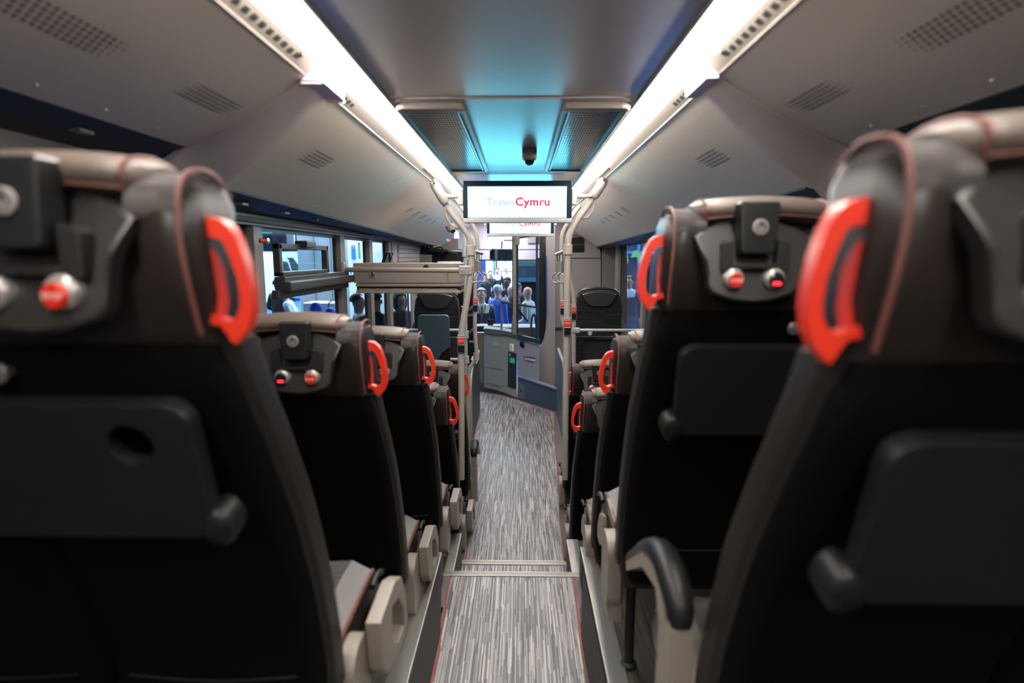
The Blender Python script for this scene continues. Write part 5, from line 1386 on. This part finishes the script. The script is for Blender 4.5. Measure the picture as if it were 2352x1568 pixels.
slab('exhibition_stand', 1161, 1200, 0, 3.6, 28, 'booth', 'bright exhibition stand with an orange dot sign straight ahead', 'stand', parts=(('lit_sign', .0, .5, 1.9, 3.3, 'litwhite'), ('blue_stripe', .60, .75, 0, 3.3, 'booth_blue'), ('grey_column', .8, .95, 0, 3.5, 'pillar')))
slab('exhibition_stand', 1201, 1262, 0, 3.0, 26, 'booth', 'pale stand far ahead on the right of the windscreen', 'stand', parts=(('lit_sign', .1, .4, 1.5, 2.8, 'litpanel'), ('dark_panel', .5, .95, 1.9, 2.9, 'navy')))
slab('navy_backdrop', 1405, 1620, 0, 4.2, 17, 'navy', 'dark navy backdrop wall outside the right windows', 'backdrop', parts=(('light_bar', .10, .60, 2.36, 2.44, 'booth_blue'), ('stripe', .12, .16, 2.2, 3.4, 'booth_blue'), ('stripe', .27, .30, 2.0, 3.4, 'booth_blue')))
slab('lit_display', 1424, 1437, 1.55, 2.6, 16.88, 'litpanel', 'pale cyan lit upright display behind the man outside the right window', 'display', .1)
r = empty('leaf_sign', P(1450, 590, 16.93), 'big green leaf shapes on the navy backdrop', 'sign')
for x0, x1 in ((1420, 1443), (1448, 1474)):
    w = (x1 - x0) / F * 16.93; x = P((x0 + x1) / 2, 590, 16.93).x - r.location.x
    bm = new(); plate(bm, [(x - w / 2, -.02), (x - w * .3, .14), (x, .20), (x + w * .35, .12), (x + w / 2, -.08), (x + w * .42, -.18), (x + w * .15, -.16), (x + w * .05, .0), (x - w * .2, -.02)], (), .05, None, 0, .01); finish(bm, 'leaf', 'leaf', r, smooth=40)
r = empty('white_chair', (P(1432, 720, 11.5).x, 11.5, G), 'white moulded stool beside the man outside the right window', 'stool')
bm = new(); lathe(bm, [(.16, .72), (.15, .74), (.05, .70), (.02, .1), (.18, .02), (.18, 0)], (0, 0, 0), 'Z', 18); finish(bm, 'body', 'white', r, smooth=40)

# vehicles
def van(name, loc, rz, L, Wd, H, m, label, m2='car_glass', red=False):
    r = empty(name, loc, label, 'van', None, rz)
    side = [(-L / 2, .35), (-L / 2, H * .55), (-L / 2 + .12, H * .96), (-L / 2 + .3, H), (L * .22, H), (L * .34, H * .93), (L * .42, H * .62), (L / 2 - .05, H * .50), (L / 2, H * .30), (L / 2, .35)]
    bm = new(); rings = []
    for x, sc in ((-Wd / 2, .97), (-Wd / 2 + .08, 1), (Wd / 2 - .08, 1), (Wd / 2, .97)):
        rings.append([(y * sc if z > .4 else y, x, .35 + (z - .35) * sc) for y, z in side])
    loft(bm, rings); finish(bm, 'body', m, r, smooth=30)
    for s in (-1, 1):
        bm = new(); q = [(L * .20, H * .88), (L * .31, H * .86), (L * .385, H * .62), (L * .20, H * .58)]
        prism(bm, [(a, s * (Wd / 2 + .004), b) for a, b in q], (0, -s * .02, 0)); finish(bm, 'side_window', m2, r, smooth=0)
        for a in (-L * .28, L * .30):
            bm = new(); lathe(bm, [(.33, -.1), (.34, -.05), (.34, .05), (.33, .1), (.18, .11), (.17, .06), (.001, .06)], (a, s * (Wd / 2 - .08), .33), 'Y', 22)
            finish(bm, 'wheel', 'tyre', r, smooth=40)
    bm = new(); prism(bm, [(L * .345, -Wd * .42, H * .90), (L * .345, Wd * .42, H * .90), (L * .425, Wd * .45, H * .63), (L * .425, -Wd * .45, H * .63)], (.02, 0, .008)); finish(bm, 'windscreen', m2, r, smooth=0)
    for s in (-1, 1):
        bm = new(); box(bm, -L / 2 - .01, -L / 2 + .03, s * Wd * .25 - Wd * .20, s * Wd * .25 + Wd * .20, H * .56, H * .86, .01); finish(bm, 'rear_window', m2, r, smooth=30)
        bm = new(); box(bm, -L / 2 - .02, -L / 2 + .03, s * Wd * .47 - .05, s * Wd * .47 + .05, .7, 1.1, .01); finish(bm, 'tail_lamp', 'van_red', r, smooth=30)
        if red: bm = new(); box(bm, -L / 2 - .008, -L / 2 + .03, s * Wd * .25 - Wd * .2, s * Wd * .25 + Wd * .20, .55, H * .52, .01); finish(bm, 'red_panel', 'van_red', r, smooth=30)
    return r
p = P(540, 640, 8.2); van('van', (-11.75, 24.7, G), PI / 2, 5.2, 1.95, 2.35, 'van_white', 'white van with red rear panels seen through the orange handle of the front left seat', red=True)
p = P(650, 620, 14); van('van', (-14.0, 29.5, G), -.05, 5.4, 1.95, 2.45, 'van_white', 'white van seen side-on through the opening pane')
r = empty('dark_vehicle', (P(1126, 660, 17).x, 17.4, G), 'small black vehicle with a glowing white-blue light bar ahead of the bus', 'vehicle')
bm = new(); rings = [[(-.16 * a, y, .05), (.16 * a, y, .05), (.16 * a, y, z), (-.16 * a, y, z)] for a, y, z in ((.95, 0, .42), (1, .06, .50), (1, .5, .56), (.95, .7, .5))]
rings = [[(x * 1.35, yy, zz * 1.35) for x, yy, zz in q] for q in rings]
loft(bm, rings); finish(bm, 'body', 'gloss_black', r, smooth=30)
bm = new(); box(bm, -.20, .20, -.02, .0, .40, .43); finish(bm, 'light_bar', 'litwhite', r, smooth=0)
for x in (-.09, .03):
    bm = new(); lathe(bm, [(.032, -.02), (.032, 0)], (x, 0, .53), 'Y', 12); finish(bm, 'headlamp', 'litwhite', r, smooth=30)
for s in (-1, 1):
    bm = new(); lathe(bm, [(.11, -.03), (.11, .03)], (s * .20, .2, .11), 'X', 16); finish(bm, 'wheel', 'tyre', r, smooth=30)
r = empty('tall_vehicle', (P(1214, 620, 15).x, 16.93, G), 'dark green-grey bus front seen through the cab door glass', 'bus')
bm = new(); box(bm, -.42, .42, 0, 1.2, zat(655, 15), zat(598, 15), .05); finish(bm, 'body', 'greens', r, smooth=30)
bm = new(); box(bm, -.38, .38, -.02, .02, zat(640, 15), zat(612, 15), .02); finish(bm, 'windscreen', 'car_glass', r, smooth=30)
bm = new(); box(bm, -.40, .40, .1, 1.1, 0, zat(655, 15), .05); finish(bm, 'skirt', 'gloss_black', r, smooth=30)
# blue demonstration seats outside the second left window
for px, dd, hh, lb in ((725, 9.6, 0, 'royal blue display seat with a pointed headrest outside the second left window'), (757, 10.7, -.10, 'lower royal blue display seat outside the second left window')):
    x = P(px, 700, dd).x; zt = zat(694, dd) + hh
    r = empty('display_seat', (x, dd, G), lb, 'seat', None)
    bm = new(); rings = []
    for w, z in ((.17, zt - .75), (.18, zt - .5), (.175, zt - .30), (.13, zt - .24), (.095, zt - .19), (.11, zt - .10), (.085, zt - .02), (.03, zt)):
        rings.append([(w * math.cos(t), .07 * math.sin(t), z) for t in [2 * PI * j / 14 for j in range(14)]])
    loft(bm, rings); finish(bm, 'backrest', 'blue_fabric', r, smooth=60)
    bm = new(); box(bm, -.2, .2, -.1, .45, zt - .95, zt - .75, .05); finish(bm, 'cushion', 'blue_fabric', r, smooth=40)
    bm = new(); box(bm, -.1, .1, .0, .3, 0, zt - .95, .02); finish(bm, 'base', 'black', r)
    if hh:
        bm = new(); tube(bm, [(.02 + .11 * math.cos(t), .2, zt + .02 + .11 * math.sin(t)) for t in [2 * PI * j / 20 for j in range(20)]], .012, 6, closed=True); finish(bm, 'hoop', 'black', r, smooth=60)
# far dark hall surround
bm = new(); box(bm, -30, 30, 44, 44.2, G, 12); o = finish(bm, 'wall_hall', 'navy', smooth=0); tag(o, 'dark far wall of the hall'); o['kind'] = 'structure'
